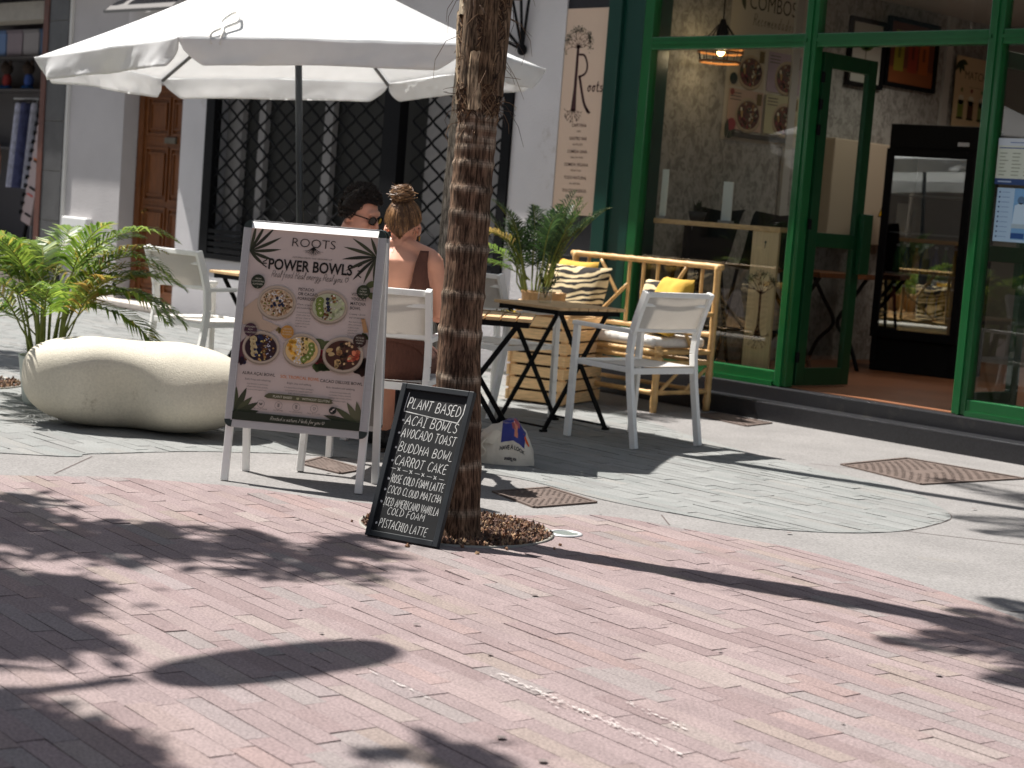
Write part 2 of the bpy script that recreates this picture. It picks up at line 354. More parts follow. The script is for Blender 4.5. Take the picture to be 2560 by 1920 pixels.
MT['gobj'] = glass_mat('clear tumbler glass', (.95,.97,.96), 1.3)
MT['lens'] = mat('sunglass lens', (.01,.01,.012), .1, spec=.7)

# ------------------------------------------------------------------ ground
def clip_poly(sub, win):
    out = sub
    n = len(win)
    for i in range(n):
        a = win[i]; b = win[(i+1) % n]; ex, ey = b[0]-a[0], b[1]-a[1]; inp = out; out = []
        if not inp: return []
        side = lambda p: ex*(p[1]-a[1]) - ey*(p[0]-a[0])
        for k in range(len(inp)):
            p = inp[k]; q = inp[(k+1) % len(inp)]; sp, sq = side(p), side(q)
            if sp >= 0: out.append(p)
            if (sp >= 0) != (sq >= 0):
                t = sp/(sp-sq); out.append((p[0]+(q[0]-p[0])*t, p[1]+(q[1]-p[1])*t))
    return out
def pavers(name, region, ang, row, l0, l1, cols, m, gap=.0018, z=.0, jit=.0009, seed=3):
    rr = random.Random(seed); ca, sa = math.cos(R(ang)), math.sin(R(ang))
    loc = [(x*ca+y*sa, -x*sa+y*ca) for x, y in region]
    x0 = min(p[0] for p in loc); x1 = max(p[0] for p in loc); y0 = min(p[1] for p in loc); y1 = max(p[1] for p in loc)
    mb = MB(); yy = y0
    while yy < y1:
        xx = x0 - rr.uniform(0, l1)
        while xx < x1:
            L = rr.uniform(l0, l1)
            wv = [(xx+gap/2, yy+gap/2), (xx+L-gap/2, yy+gap/2), (xx+L-gap/2, yy+row-gap/2), (xx+gap/2, yy+row-gap/2)]
            pc = clip_poly(loc, wv)
            if len(pc) > 2:
                ar = abs(sum(pc[i][0]*pc[(i+1) % len(pc)][1]-pc[(i+1) % len(pc)][0]*pc[i][1] for i in range(len(pc))))/2
                if ar > 1e-5:
                    c = rr.choice(cols); k = rr.uniform(.94, 1.05); mb.cc = (c[0]*k, c[1]*k, c[2]*k)
                    h = rr.uniform(-jit, jit); tx = rr.uniform(-1, 1)*jit*1.2; ty = rr.uniform(-1, 1)*jit
                    if rr.random() < .04: tx += rr.choice((-1, 1))*.0022; h += .0012
                    zf = lambda p: z + h + tx*((p[0]-xx)/L-.5)*2 + ty*((p[1]-yy)/row-.5)*2
                    W = [(p[0]*ca-p[1]*sa, p[0]*sa+p[1]*ca, zf(p)) for p in pc]
                    b = mb.add(W); n = len(W); mb.face([b+i for i in range(n)])
                    b2 = mb.add([(q[0], q[1], -.012) for q in W])
                    for i in range(n): mb.face((b+i, b2+i, b2+(i+1) % n, b+(i+1) % n))
            xx += L
        yy += row
    return kind(mb.build(name, m), 'structure')
MT['conc'] = mat('grey washed concrete', S(130,127,125), .9, var=.10, scale=2.5, speck=(.2, 95), bump=.25, bscale=300, spec=.2, dirt=(S(132,127,120), 3.2, .64))
MT['bed'] = mat('dark joint sand', S(92,82,79), .95)
MT['pinkst'] = mat('pink porphyry pavers', (.3,.25,.25), .8, attr=True, speck=(.26, 120), var=.07, scale=7, bump=.4, bscale=200, spec=.15, dirt=(S(112,100,97), 4.3, .66))
MT['greyst'] = mat('grey stone pavers', (.3,.3,.3), .8, attr=True, speck=(.18, 120), var=.06, scale=6, bump=.3, bscale=200, spec=.15)
mb = MB()
mb.poly([(-60,-40,-.013),(40,-40,-.013),(40,9.45,-.013),(-60,9.45,-.013)])
kind(mb.build('ground', MT['bed']), 'structure')
# curved borders
pink_edge = [(-9.4,.2),(-7.6,1.9),(-6.77,3.55),(-6.57,4.01),(-6.18,4.40),(-5.87,4.54),(-5.60,4.76),(-5.29,5.05),(-5.13,5.48),(-4.78,5.60),(-4.25,5.73),(-3.61,5.62),(-3.09,5.46),(-2.2,5.1),(-1.0,4.5)]
pe = [(p.x, p.y) for p in spline(pink_edge, 5)]
pink = pe + [(0.5, 3.5), (.5, -1.5), (-9.4, -1.5)]; pink = pink[::-1]
grey_low = [(-9.2,1.6),(-7.31,3.84),(-7.19,4.23),(-7.15,4.68),(-7.08,4.9),(-6.9,5.25),(-6.5,5.6),(-6.03,5.83),(-5.43,5.80),(-5.01,5.87),(-4.66,5.98),(-4.44,6.25),(-4.36,6.58),(-4.41,6.94),(-4.50,7.19),(-4.72,7.41),(-5.13,7.71),(-5.88,7.84),(-6.42,7.95),(-7.2,8.25),(-8.3,8.75),(-9.4,9.1),(-11,9.3)]
gl = [(p.x, p.y) for p in spline(grey_low, 5)]
grey = gl + [(-30, 9.42), (-30, 1.6)]
def in_poly(p, P):
    c = False; n = len(P)
    for i in range(n):
        a, b = P[i], P[(i+1) % n]
        if (a[1] > p[1]) != (b[1] > p[1]) and p[0] < (b[0]-a[0])*(p[1]-a[1])/(b[1]-a[1])+a[0]: c = not c
    return c
pit = [(-5.13+.385*math.cos(2*math.pi*k/40), 4.66+.385*math.sin(2*math.pi*k/40)) for k in range(40)]
def signed(P): return sum(P[i][0]*P[(i+1) % len(P)][1]-P[(i+1) % len(P)][0]*P[i][1] for i in range(len(P)))
def cut_pit(poly):
    """bridge the tree pit into a polygon as a slit hole"""
    if signed(poly) < 0: poly = poly[::-1]
    hole = pit[::-1]
    bi, hi = min(((i, j) for i in range(len(poly)) for j in range(len(hole))), key=lambda ij: (poly[ij[0]][0]-hole[ij[1]][0])**2+(poly[ij[0]][1]-hole[ij[1]][1])**2)
    return poly[:bi+1] + hole[hi:] + hole[:hi+1] + poly[bi:]
PINKC = [S(136,121,120)]*8 + [S(139,124,122), S(132,116,115), S(141,126,124), S(135,120,117), S(135,124,123), S(130,114,113), S(139,121,118), S(141,129,125), S(133,124,122), S(136,123,117)]
GREYC = [S(131,132,130)]*4 + [S(135,136,134), S(127,129,127), S(133,132,129), S(129,129,127)]
# the pit lies across the pink border: the paver field runs up to its rim
pavers('pink_paving', cut_pit(pink), -6, .068, .19, .40, PINKC, MT['pinkst'])
pavers('grey_paving', grey, -1.0, .07, .18, .40, GREYC, MT['greyst'], z=.0, jit=.001, seed=8)
# washed concrete between the two paver fields and along the shop step, as strips with sawn joints
conc = pe + [(-.6, 5.2), (0.5, 6.5), (1.5, 9.405), (-11, 9.405)] + gl[::-1]
def strip(name, P, m, z=-.002):
    me = bpy.data.meshes.new(name); bm = bmesh.new()
    vs = [bm.verts.new((x, y, z)) for x, y in P]; f = bm.faces.new(vs); bmesh.ops.triangulate(bm, faces=[f], ngon_method='EAR_CLIP')
    bmesh.ops.recalc_face_normals(bm, faces=bm.faces)
    for q in bm.faces:
        if q.normal.z < 0: q.normal_flip()
    bm.to_mesh(me); bm.free(); me.materials.append(m); o = bpy.data.objects.new(name, me); COL.objects.link(o); return o
pitpath = []
kind(strip('concrete_paving', conc, MT['conc'], -.0035), 'structure')
jm = MB()
def joint(pts, wd=.007):
    P = [Vector((p[0], p[1], 0)) for p in pts]; L = []; Q = []
    for i, p in enumerate(P):
        d = (P[min(i+1, len(P)-1)]-P[max(i-1, 0)]).normalized(); n = Vector((-d.y, d.x, 0))*wd/2; L.append(p+n); Q.append(p-n)
    b = jm.add([(v.x, v.y, -.0022) for v in L+Q]); N = len(L)
    for i in range(N-1): jm.face((b+N+i, b+N+i+1, b+i+1, b+i))
joint([(-6.75,3.8),(-7.13,4.2)]); joint([(-5.05,5.78),(-4.86,5.62)]); joint([(-4.36,6.6),(-3.4,7.2),(-2.4,7.6)]); joint([(-3.2,5.55),(-2.9,6.1),(-2.4,6.6)]); joint([(-5.9,7.95),(-4.9,8.6),(-3.6,8.85)]); joint(gl[60:100], .009)
kind(jm.build('paving_joints', MT['bed']), 'structure')
rw = MB(); rr = random.Random(77)
for (a, b, n_, w0) in (((-3.42, 3.30), (-2.66, 3.20), 260, .03), ((-3.05, 3.42), (-2.80, 3.37), 40, .016), ((-3.6, 3.0), (-3.3, 2.97), 24, .01)):
    for k in range(n_):
        q = rr.random(); c = (lerp(a[0], b[0], q)+rr.gauss(0, .004), lerp(a[1], b[1], q)+rr.gauss(0, w0*.7)*(1 if rr.random() < .3 else .25)); s_ = rr.uniform(.0012, .0055)
        rw.poly([(c[0]+s_*1.8*math.cos(t_)*rr.uniform(.6, 1.2), c[1]+s_*.5*math.sin(t_)*rr.uniform(.6, 1.2), .0052+k*1e-6) for t_ in (0, .9, 1.8, 2.7, 3.6, 4.5, 5.4)])
kind(rw.build('white_residue', mat('white mortar residue', S(186,178,174), .9, var=.1)), 'structure')
gm = MB()
for k in range(42):
    c = (rr.uniform(-7, -2.5), rr.uniform(2.4, 8.5)); s_ = rr.uniform(.005, .013)
    gm.poly([(c[0]+s_*math.cos(t_)*rr.uniform(.8, 1.15), c[1]+s_*math.sin(t_)*rr.uniform(.8, 1.15), .0056) for t_ in (0, .7, 1.4, 2.1, 2.8, 3.5, 4.2, 4.9, 5.6)])
kind(gm.build('gum_spots', mat('trodden gum', S(112,102,99), .85)), 'structure')
# tree pits: steel rim, soil, gravel
def gravel(name, c, r, n, seed):
    rr = random.Random(seed); mb = MB()
    tint = [S(120,88,70), S(96,74,62), S(142,108,84), S(84,70,62), S(156,128,100), S(108,84,74)]
    for k in range(n+14):
        a = rr.uniform(0, 6.283); d = r*math.sqrt(rr.random()) if k < n else r+.02+abs(rr.gauss(0, .06))
        s = rr.uniform(.007, .015); mb.cc = rr.choice(tint)
        m = Euler((rr.uniform(0, 3), rr.uniform(0, 3), rr.uniform(0, 3))).to_matrix()
        vs = [m @ Vector(v) for v in ((s,0,0),(-s*.8,0,0),(0,s*.8,0),(0,-s*.7,0),(0,0,s*.6),(0,0,-s*.7))]
        b = mb.add([v+Vector((c[0]+d*math.cos(a), c[1]+d*math.sin(a), rr.uniform(-.008, .016) if k < n else .005)) for v in vs])
        for q in ((0,2,4),(2,1,4),(1,3,4),(3,0,4),(2,0,5),(1,2,5),(3,1,5),(0,3,5)): mb.face([b+i for i in q])
    return kind(mb.build(name, MT['gravelm']), 'stuff')
MT['gravelm'] = mat('lava gravel', (.2,.15,.12), .95, attr=True, speck=(.2, 200))
gravel('gravel', (-5.13, 4.66), .372, 2600, 5)
gravel('gravel', (-9.88, 4.90), .36, 1300, 6)
for c in ((-5.13, 4.66), (-9.88, 4.90)):
    mb = MB(); prof = [(.372, -.011), (.372, .006), (.385, .006), (.385, -.011)]
    mb.lathe(prof, 60, (c[0], c[1], 0), cap=False); o = mb.build('pit_rim', mat('galvanised rim', S(150,146,138), .5, metal=.4), None, True)
    tag(o, 'thin steel ring edging the gravel pit ' + ('around the palm in front' if c[0] > -6 else 'behind the pale stone seat'), 'pit rim')
# cast iron covers and a ground light
MT['iron'] = mat('rusty cast iron', S(98,84,77), .75, var=.2, scale=10, dirt=(S(74,62,57), 9, .58))
def cover(P, label, nx, ny):
    c = sum((Vector(p) for p in P), Vector((0, 0)))/4
    t = thing('drain_cover', label, 'drain cover', (c.x, c.y, 0))
    q = [Vector(p)-c for p in P]
    f = lambda u, v, z: Vector((*(q[0].lerp(q[1], u).lerp(q[3].lerp(q[2], u), v)), z))
    fr = MB()
    for a, b in ((0,1),(1,2),(2,3),(3,0)):
        fr.bar((*q[a], .001), (*q[b], .001), .018, .008)
    fr.build('frame', MT['iron'], t)
    pl = MB(); pl.poly([f(.03,.03,.001), f(.97,.03,.001), f(.97,.97,.001), f(.03,.97,.001)])
    for i in range(nx):
        for j in range(ny):
            if (i+j) % 2 == 0 and not (nx*.3 < i < nx*.7 and ny*.4 < j < ny*.6):
                a, b = .06+.88*i/nx, .06+.88*j/ny; da, db = .7*.88/nx, .7*.88/ny
                pl.poly([f(a,b,.0035), f(a+da,b,.0035), f(a+da,b+db,.0035), f(a,b+db,.0035)])
    pl.build('plate', MT['iron'], t)
cover([(-5.75,5.43),(-5.75,5.78),(-5.38,5.71),(-5.38,5.33)], 'square cast iron cover with raised studs right of the palm trunk', 16, 16)
cover([(-5.80,8.11),(-5.85,8.81),(-5.10,8.85),(-5.18,7.96)], 'large rusty cover in the pavement before the green shop door', 20, 20)
cover([(-6.68,5.04),(-6.80,5.26),(-6.44,5.23),(-6.38,5.05)], 'small worn cover under the tall menu stand', 12, 12)
cover([(-7.69,9.05),(-7.72,9.32),(-7.24,9.3),(-7.17,8.95)], 'small rusty cover at the foot of the black step', 12, 12)
t = thing('ground_light', 'round glass light set flush in the pink paving', 'ground light', (-4.87, 5.01, 0))
MB().lathe([(.052,.001),(.052,.006),(.066,.006),(.068,.001)], 32, cap=False).build('bezel', MT['alu'], t, True)
MB().lathe([(.0,.0045),(.052,.004)], 32, cap=False).build('lens', mat('frosted lens', S(128,136,132), .15), t)

# ------------------------------------------------------------------ white building with door, grille window, meter
WY = 9.6
wb = thing('white_building', 'white rendered building with a brown panelled door and a black lattice window', 'building', (0, 0, 0))
mb = MB()
def wbox(x0, x1, z0, z1, y0=WY, y1=9.95): mb.box((x0, y0, z0), (x1, y1, z1))
wbox(-16.042, -14.962, 2.24, 4.2); wbox(-14.962, -14.515, 0, 4.2)
wbox(-14.515, -10.26, 0, .585); wbox(-14.515, -10.26, 2.45, 4.2); wbox(-10.26, -9.76, 0, 4.2)
mb.build('wall', MT['wall'], wb)
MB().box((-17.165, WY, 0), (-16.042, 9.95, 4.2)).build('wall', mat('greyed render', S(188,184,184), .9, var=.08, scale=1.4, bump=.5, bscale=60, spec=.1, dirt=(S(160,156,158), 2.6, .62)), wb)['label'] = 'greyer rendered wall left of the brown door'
MB().box((-16.5, 9.42, 0), (-15.0, 9.76, .055)).build('doorstep', mat('worn white step', S(206,198,188), .85, var=.1, bump=.3), wb, bevel=.008)
mb = MB(); mb.box((-17.2, 9.30, 3.3), (-16.04, 9.6, 3.46)); mb.box((-15.85, 9.30, 3.3), (-9.76, 9.6, 3.46)); mb.build('shade_ledge', MT['wall'], wb)  # unseen ledges added to shade the upper wall; their gap leaves a lit wedge
# panelled door
d = MB().box((-15.93, 9.79, .06), (-14.95, 9.84, 2.2)).build('door', MT['wood'], wb)
fr = MB(); fr.box((-16.03, 9.765, .058), (-15.93, 9.83, 2.235)); fr.box((-15.93, 9.765, 2.17), (-14.95, 9.83, 2.235)); fr.build('door_frame', MT['wood'], d, bevel=.006)
pn = MB()
def panel(x0, x1, z0, z1):
    for a, b, y in ((0, .02, 9.768), (.055, .07, 9.762)):
        for (p, q) in (((x0+a, z0+a), (x1-a, z0+b)), ((x0+a, z1-b), (x1-a, z1-a)), ((x0+a, z0+b), (x0+b, z1-b)), ((x1-b, z0+b), (x1-a, z1-b))):
            pn.box((p[0], y, p[1]), (q[0], 9.792, q[1]))
    pn.box((x0+.07, 9.775, z0+.07), (x1-.07, 9.79, z1-.07))
xs = (-15.86, -15.45, -15.40, -15.02)
for z0, z1 in ((.16, .50), (.56, 1.02), (1.08, 1.62), (1.74, 2.12)):
    panel(xs[0], xs[1], z0, z1); panel(xs[2], xs[3], z0, z1)
pn.build('door_panels', MT['wood'], d)
MB().box((-15.52, 9.764, 1.66), (-15.32, 9.79, 1.72)).build('letter_plate', mat('dull brass plate', S(110,104,92), .4, metal=.6), d, bevel=.003)
mb = MB(); mb.ell((-15.83, 9.755, .96), (.02, .02, .02)); mb.box((-15.85, 9.775, .9), (-15.81, 9.792, 1.02)); mb.build('door_knob', mat('brass knob', S(140,104,56), .35, metal=.8), d, True)
# lattice window: black frame, wavy wires, white window behind
win = MB()
X0, X1, Z0, Z1 = -14.515, -10.26, .585, 2.45
for a, b in (((X0, Z0), (X0+.14, Z1)), ((X1-.10, Z0), (X1, Z1)), ((X0+.14, Z0), (X1-.10, Z0+.05)), ((X0+.14, Z1-.06), (X1-.10, Z1))): win.box((a[0], 9.575, a[1]), (b[0], 9.66, b[1]))
win.box((-11.83, 9.57, Z0+.05), (-11.62, 9.665, Z1-.06))
for k in range(4): win.box((X0+.14, 9.58, .65+.06*k), (X1-.10, 9.62, .69+.06*k))
wf = win.build('window_frame', MT['black'], wb)
gr = MB(); cell, hh = .128, .088
n = int((X1-X0-.24)/cell)
for i in range(n+1):
    x = X0+.14+i*cell
    if -11.88 < x < -11.55: continue
    P = []; zz = .88; k = 0
    while zz < Z1-.05:
        ph = (k % 8)/8; tri = 1-4*abs(ph-.5) if True else 0
        tri = math.sin(tri*math.pi/2)*.6+.4*tri
        P.append((x + (1 if i % 2 else -1)*tri*cell*.47, 9.615, zz)); zz += 2*hh/8; k += 1
    gr.tube(P, .011, 5, cap=False)
gr.build('lattice_grille', MT['black'], wf)
MT['sash'] = mat('white sash paint', S(160,156,154), .6, var=.05)
for x0, x1 in ((-14.44, -14.2), (-13.93, -13.83), (-12.92, -12.80), (-11.50, -11.2), (-10.78, -10.5)): iw = MB(); iw.box((x0, 9.78, .62), (x1, 9.84, 2.45)); iw.build('sash_post', MT['sash'], wf)
for z in (.62, .98, 1.33, 1.68, 2.03): MB().box((-11.2, 9.785, z), (-10.78, 9.835, z+.05)).build('sash_rail', MT['sash'], wf)
MB().box((-14.5, 9.86, .6), (-10.3, 9.868, 2.45)).build('pane', mat('dusty dark pane', S(62,62,60), .3, var=.25, scale=1.2, spec=.3), wf)
# small electricity meter on the wall
mt = thing('meter_box', 'white plastic meter box with a grey window beside the brown door', 'meter box', (-16.81, 9.6, .64))
MB().box((-.26, -.07, -.2), (.26, 0, .2)).build('case', mat('white plastic', S(226,226,224), .45), mt, bevel=.015)
MB().box((-.12, -.075, -.07), (.06, -.068, .1)).build('viewing_window', mat('dark glass', S(96,98,98), .15), mt)
# wrought iron fan bracket above the window's right end
t = thing('iron_bracket', 'black wrought iron fan of rods fixed high on the white wall', 'bracket', (-10.18, 9.6, 2.5))
mb = MB()
for dx, dz in ((.06, .42), (-.04, .44), (-.15, .44), (-.24, .2), (-.27, .1)): mb.tube([(0, -.04, 0), (dx, -.06, dz)], .012, 6)
mb.build('rods', MT['black'], t)
MB().ell((0, -.04, 0), (.045, .035, .045)).build('hub', MT['black'], t, True)
# grey door canopy, high above the brown door
t = thing('door_canopy', 'grey curved canopy above the brown door, half hidden by the parasol', 'canopy', (-15.38, 9.6, 2.92))
MB().grid(lambda u, v: Vector((lerp(-.6, .6, u), -.02-.30*v, .16-.16*v*v)), 10, 6).build('hood', mat('grey canopy sheet', S(96,92,90), .7), t, True)
mb = MB(); mb.bar((-.6, -.32, -.005), (.6, -.32, -.005), .025, .025); mb.build('edge_bar', MT['rib'], t)
MB().bar((-17.155, 9.585, .3), (-17.155, 9.585, 4.0), .04, .03).build('drain_pipe', mat('white pipe', S(214,212,208), .5), wb)

# ------------------------------------------------------------------ shop on the left corner
LSX = -40
ls = thing('corner_shop', 'dark open souvenir shop with a grey tiled pillar at the left edge', 'shop', (0, 0, 0))
mb = MB()
for k in range(9): mb.box((-17.588, 9.56, .02+.53*k-.3), (-17.18, 9.95, .02+.53*k+.222))
mb.build('tiled_pillar', MT['tile'], ls)
MB().box((-17.58, 9.57, 0), (-17.19, 9.94, 4.2)).build('pillar_core', mat('pale grout', S(150,146,138), .9), ls)
MB().box((-17.70, 9.55, 0), (-17.59, 9.72, 4.2)).build('door_jamb', mat('brown painted jamb', S(92,52,40), .5, var=.2), ls)
MB().box((-24, 9.62, 2.93), (-17.71, 9.9, 3.13)).build('shutter_box', mat('beige shutter box', S(150,144,134), .6, var=.1), ls)
mb = MB(); mb.box((-24, 9.9, 3.14), (-17.7, 10.0, 4.2)); mb.box((-24, 9.6, 3.5), (-17.7, 9.8, 4.2)); mb.box((-40, 9.30, 3.3), (-17.21, 9.6, 3.5)); mb.build('fascia', mat('navy fascia', S(36,40,56), .5), ls)  # last box is an unseen ledge, added to shade the wall further right
mb = MB(); mb.box((-40, 14.0, 0), (-17.2, 14.1, 4.2)); mb.box((-17.3, 9.95, 0), (-17.2, 14, 4.2)); mb.box((-40, 9.95, 4.1), (-17.2, 14.1, 4.2)); mb.box((-40, 9.7, 0), (-24, 9.9, 4.2)); mb.build('wall', mat('shop wall', S(104,106,110), .8), ls)
MB().box((-40, 9.45, 0), (-17.6, 14, .2)).build('floor', mat('shop floor stone', S(150,140,130), .7, var=.1), ls, bevel=.01)
mb = MB()
for z in (1.55, 2.3, 2.72): mb.box((-24, 11.2, z), (-17.8, 11.55, z+.03))
mb.box((-24, 11.55, .2), (-17.8, 11.58, 3.2))
mb.build('shelf', mat('shelf board', S(96,94,96), .6), ls)
bc = [S(130,160,210), S(170,160,172), S(180,178,184), S(100,124,160), S(170,130,118), S(150,150,140)]
wh = ['pale blue', 'mauve', 'light grey', 'dark blue', 'brick coloured', 'olive grey']
for k in range(4):
    x = -22.05+.44*k
    t = thing('gift_box', wh[k] + ' gift box on the top shelf of the dark shop', 'box', (x, 11.36, 2.75), group='gift boxes on the shop shelf')
    MB().box((-.2, -.1, 0), (.2, .1, .3)).build('carton', mat('box %d' % k, bc[k], .5), t, bevel=.006)
    MB().box((-.21, -.11, .3), (.21, .11, .345)).build('lid', mat('box lid %d' % k, tuple(c*.7 for c in bc[k]), .5), t, bevel=.004)
for k, (x, c, nm) in enumerate(((-21.36, S(80,110,190), 'blue'), (-21.95, S(170,70,70), 'dark red'))):
    t = thing('soft_toy', 'small %s soft toy standing on the middle shelf' % nm, 'toy', (x, 11.36, 2.33))
    mb = MB(); mb.ell((0, 0, .12), (.07, .06, .1)); mb.build('body', mat('toy cloth %d' % k, c, .9), t, True)
    mb = MB(); mb.ell((0, -.01, .28), (.09, .08, .085)); mb.ell((-.07, 0, .35), (.035, .02, .035)); mb.ell((.07, 0, .35), (.035, .02, .035)); mb.build('head', mat('toy dark plush', S(70,58,52), .9), t, True)
    mb = MB(); mb.ell((-.05, -.02, .03), (.04, .06, .03)); mb.ell((.05, -.02, .03), (.04, .06, .03)); mb.build('feet', mat('toy feet %d' % k, S(60,120,200), .8), t, True)
# clothes on a rail
t = thing('clothes_rail', 'chrome clothes rail inside the dark corner shop', 'clothes rail', (-20.25, 10.9, .2))
mb = MB(); mb.tube([(-.6, 0, 1.98), (.55, 0, 1.98)], .012, 8); mb.tube([(.0, 0, 0), (.0, 0, 1.98)], .014, 8); mb.tube([(-.25, -.2, .02), (.25, .2, .02)], .014, 6); mb.tube([(-.25, .2, .02), (.25, -.2, .02)], .014, 6)
mb.build('frame', MT['alu'], t)
for k, (x, c, nm) in enumerate(((-20.52, S(190,192,210), 'lilac grey patterned'), (-20.38, S(80,84,120), 'navy'), (-20.12, S(180,180,192), 'pale grey'), (-19.95, S(60,58,64), 'charcoal'))):
    t = thing('hanging_dress', nm + ' dress on the rail in the dark shop', 'dress', (x, 10.9, 2.17), group='clothes on the shop rail')
    MB().grid(lambda u, v: Vector((.06*math.cos(u*6.283)*(1+.5*v)*(1 + .25*math.sin(u*31)), .2*math.sin(u*6.283)*(.75+.4*v), -.05-1.05*v)), 30, 8, True).build('garment', mat('garment %d' % k, c, .9, var=.35, scale=14), t, True)
    mb = MB(); mb.tube([(0, -.17, -.06), (0, 0, .0), (0, .17, -.06)], .006, 5); mb.tube([(0, 0, 0), (0, .0, .03)], .004, 5); mb.build('hanger', MT['black'], t)
# leaning white display board with dark clips
t = thing('display_board', 'tall narrow white board edged with black hooks leaning in the shop doorway', 'display board', (-19.02, 10.1, .2))
mt_ = Matrix.Rotation(R(14.5), 4, 'Y')
mb = MB(); mb.box((-.11, -.012, .5), (.11, .012, 2.2), mt_); mb.build('board', mat('white board', S(176,160,160), .6), t)
for k in range(15):
    z = .6+.105*k; mb = MB(); mb.box((-.15, -.03, z), (-.09, .0, z+.018), mt_); mb.box((-.15, -.03, z-.03), (-.135, .0, z+.001), mt_); mb.build('hook', MT['blackm'], t)
    if k % 3 == 0: MB().box((-.03, -.025, z), (.1, -.012, z+.02), mt_).build('label_strip', MT['blackm'], t)
mb = MB()
for k, c in ((2, S(190,70,60)), (6, S(210,120,60)), (9, S(60,150,70))): mb.cc = c; mb.box((-.06, -.016, .62+.105*k), (.07, -.0125, .64+.105*k), mt_)
mb.build('coloured_tags', MT['print'], t)
mb = MB(); mb.box((-.3, -.06, 0), (.1, .3, .03)); mb.bar((-.05, .02, .02), (.14, .02, .56), .03, .03); mb.build('foot', MT['blackm'], t)

# ------------------------------------------------------------------ green fronted cafe
cf = thing('cafe_building', 'cafe with a green framed glass front, open door and black granite step', 'cafe', (0, 0, 0))
FL = .215
mb = MB(); mb.box((-9.29, 9.405, -.01), (1.0, 9.60, .118)); mb.box((-9.29, 9.555, .1), (1.0, 9.66, FL-.004)); mb.build('step', MT['granite'], cf, bevel=.008)
mb = MB(); mb.box((-9.76, 9.62, 0), (-9.295, 10.0, 1.262)); mb.box((-9.76, 9.615, 2.80), (-9.295, 10.0, 4.2)); mb.box((-9.76, 9.66, 1.25), (-9.295, 10.0, 2.82)); mb.build('granite_cladding', MT['granite'], cf)
mb = MB()
for z in (.42, .95): mb.box((-9.76, 9.617, z), (-9.295, 9.63, z+.004))
mb.build('cladding_joint', mat('pale joint', S(96,92,88), .8), cf)
mb = MB(); mb.box((-9.293, 9.57, .118), (-9.16, 9.9, 4.2)); mb.box((-9.16, 9.60, .118), (-8.955, 9.9, 4.2)); mb.build('pilaster', MT['dgreen'], cf, bevel=.004)
mb = MB(); mb.box((-9.76, 9.30, 3.3), (2.0, 9.6, 3.45)); mb.box((-8.955, 9.6, 3.28), (2.0, 9.9, 4.2)); mb.build('shade_ledge', MT['dgreen'], cf)  # unseen ledge added to shade the shopfront, plus the upper wall behind it
fm = MB(); Yf, Yb = 9.60, 9.68
fm.box((-8.955, Yf, FL), (-8.865, Yb, 3.28))                                   # left jamb
fm.box((-7.485, Yf-.004, FL), (-7.385, Yb, 3.28)); fm.box((-6.085, Yf-.004, FL), (-5.985, Yb, 3.28)); fm.box((-3.2, Yf-.004, FL), (-3.1, Yb, 3.28))
fm.box((-8.865, Yf, 2.49), (-7.485, Yb, 2.58)); fm.box((-7.385, Yf, 2.49), (-6.085, Yb, 2.58)); fm.box((-5.985, Yf, 2.49), (-3.2, Yb, 2.58))
fm.box((-8.865, Yf, FL), (-7.485, Yb, FL+.10)); fm.box((-5.985, Yf, FL), (-3.2, Yb, FL+.10))
fm.box((-8.865, Yf, 3.2), (-3.2, Yb, 3.28))
frame = fm.build('shopfront_frame', MT['green'], cf, bevel=.006)
tr = MB()   # thin beads that give the profiles their double line
for x in (-7.435, -6.035): tr.box((x-.012, Yf-.016, FL), (x+.012, Yf-.003, 3.2))
tr.box((-8.865, Yf-.012, 2.525), (-7.46, Yf+.001, 2.545)); tr.box((-7.41, Yf-.012, 2.525), (-6.06, Yf+.001, 2.545)); tr.box((-6.01, Yf-.012, 2.525), (-3.2, Yf+.001, 2.545))
tr.box((-8.86, Yf-.02, FL-.003), (-7.49, Yf+.001, FL+.03)); tr.box((-5.98, Yf-.02, FL-.003), (-3.2, Yf+.001, FL+.03))
tr.build('glazing_bead', MT['green'], frame)
for x0, x1, z0, z1 in ((-8.865, -7.485, FL+.10, 2.49), (-8.865, -7.485, 2.58, 3.2), (-7.385, -6.085, 2.58, 3.2), (-5.985, -3.2, FL+.10, 2.49), (-5.985, -3.2, 2.58, 3.2)):
    MB().poly([(x0, 9.645, z0), (x1, 9.645, z0), (x1, 9.645, z1), (x0, 9.645, z1)]).build('window_pane', MT['glass'], frame)
MT['green_shaded'] = mat('shaded green paint', S(14,62,34), .3, var=.1, scale=5)  # the frame's green darkened: indoor shade put into the colour
# door leaves, both swung inward
def leaf(hx, sgn, lab):
    m = MB(); y0, y1, t = 9.70, 10.30, .022
    for a, b in (((y0, FL+.01), (y0+.09, 2.47)), ((y1-.09, FL+.01), (y1, 2.47)), ((y0+.09, FL+.01), (y1-.09, FL+.13)), ((y0+.09, 2.37), (y1-.09, 2.47)), ((y0+.09, 1.17), (y1-.09, 1.27))):
        m.box((hx-t, a[0], a[1]), (hx+t, b[0], b[1]))
    o = m.build('door', MT['green_shaded'], cf, bevel=.004)
    for z0, z1 in ((FL+.13, 1.17), (1.27, 2.37)): MB().poly([(hx, y0+.09, z0), (hx, y1-.09, z0), (hx, y1-.09, z1), (hx, y0+.09, z1)]).build('door_pane', MT['glass'], o)
    for z in (.42, 1.32, 1.95, 2.12, 2.3): MB().tube([(hx+sgn*.03, y0-.012, z-.035), (hx+sgn*.03, y0-.012, z+.035)], .014, 8).build('hinge', MT['black'], o)
    MB().box((hx+sgn*.022, y1-.055, 1.0), (hx+sgn*.07, y1+.05, 1.42)).build('pull_handle', MT['green_shaded'], o, bevel=.006)
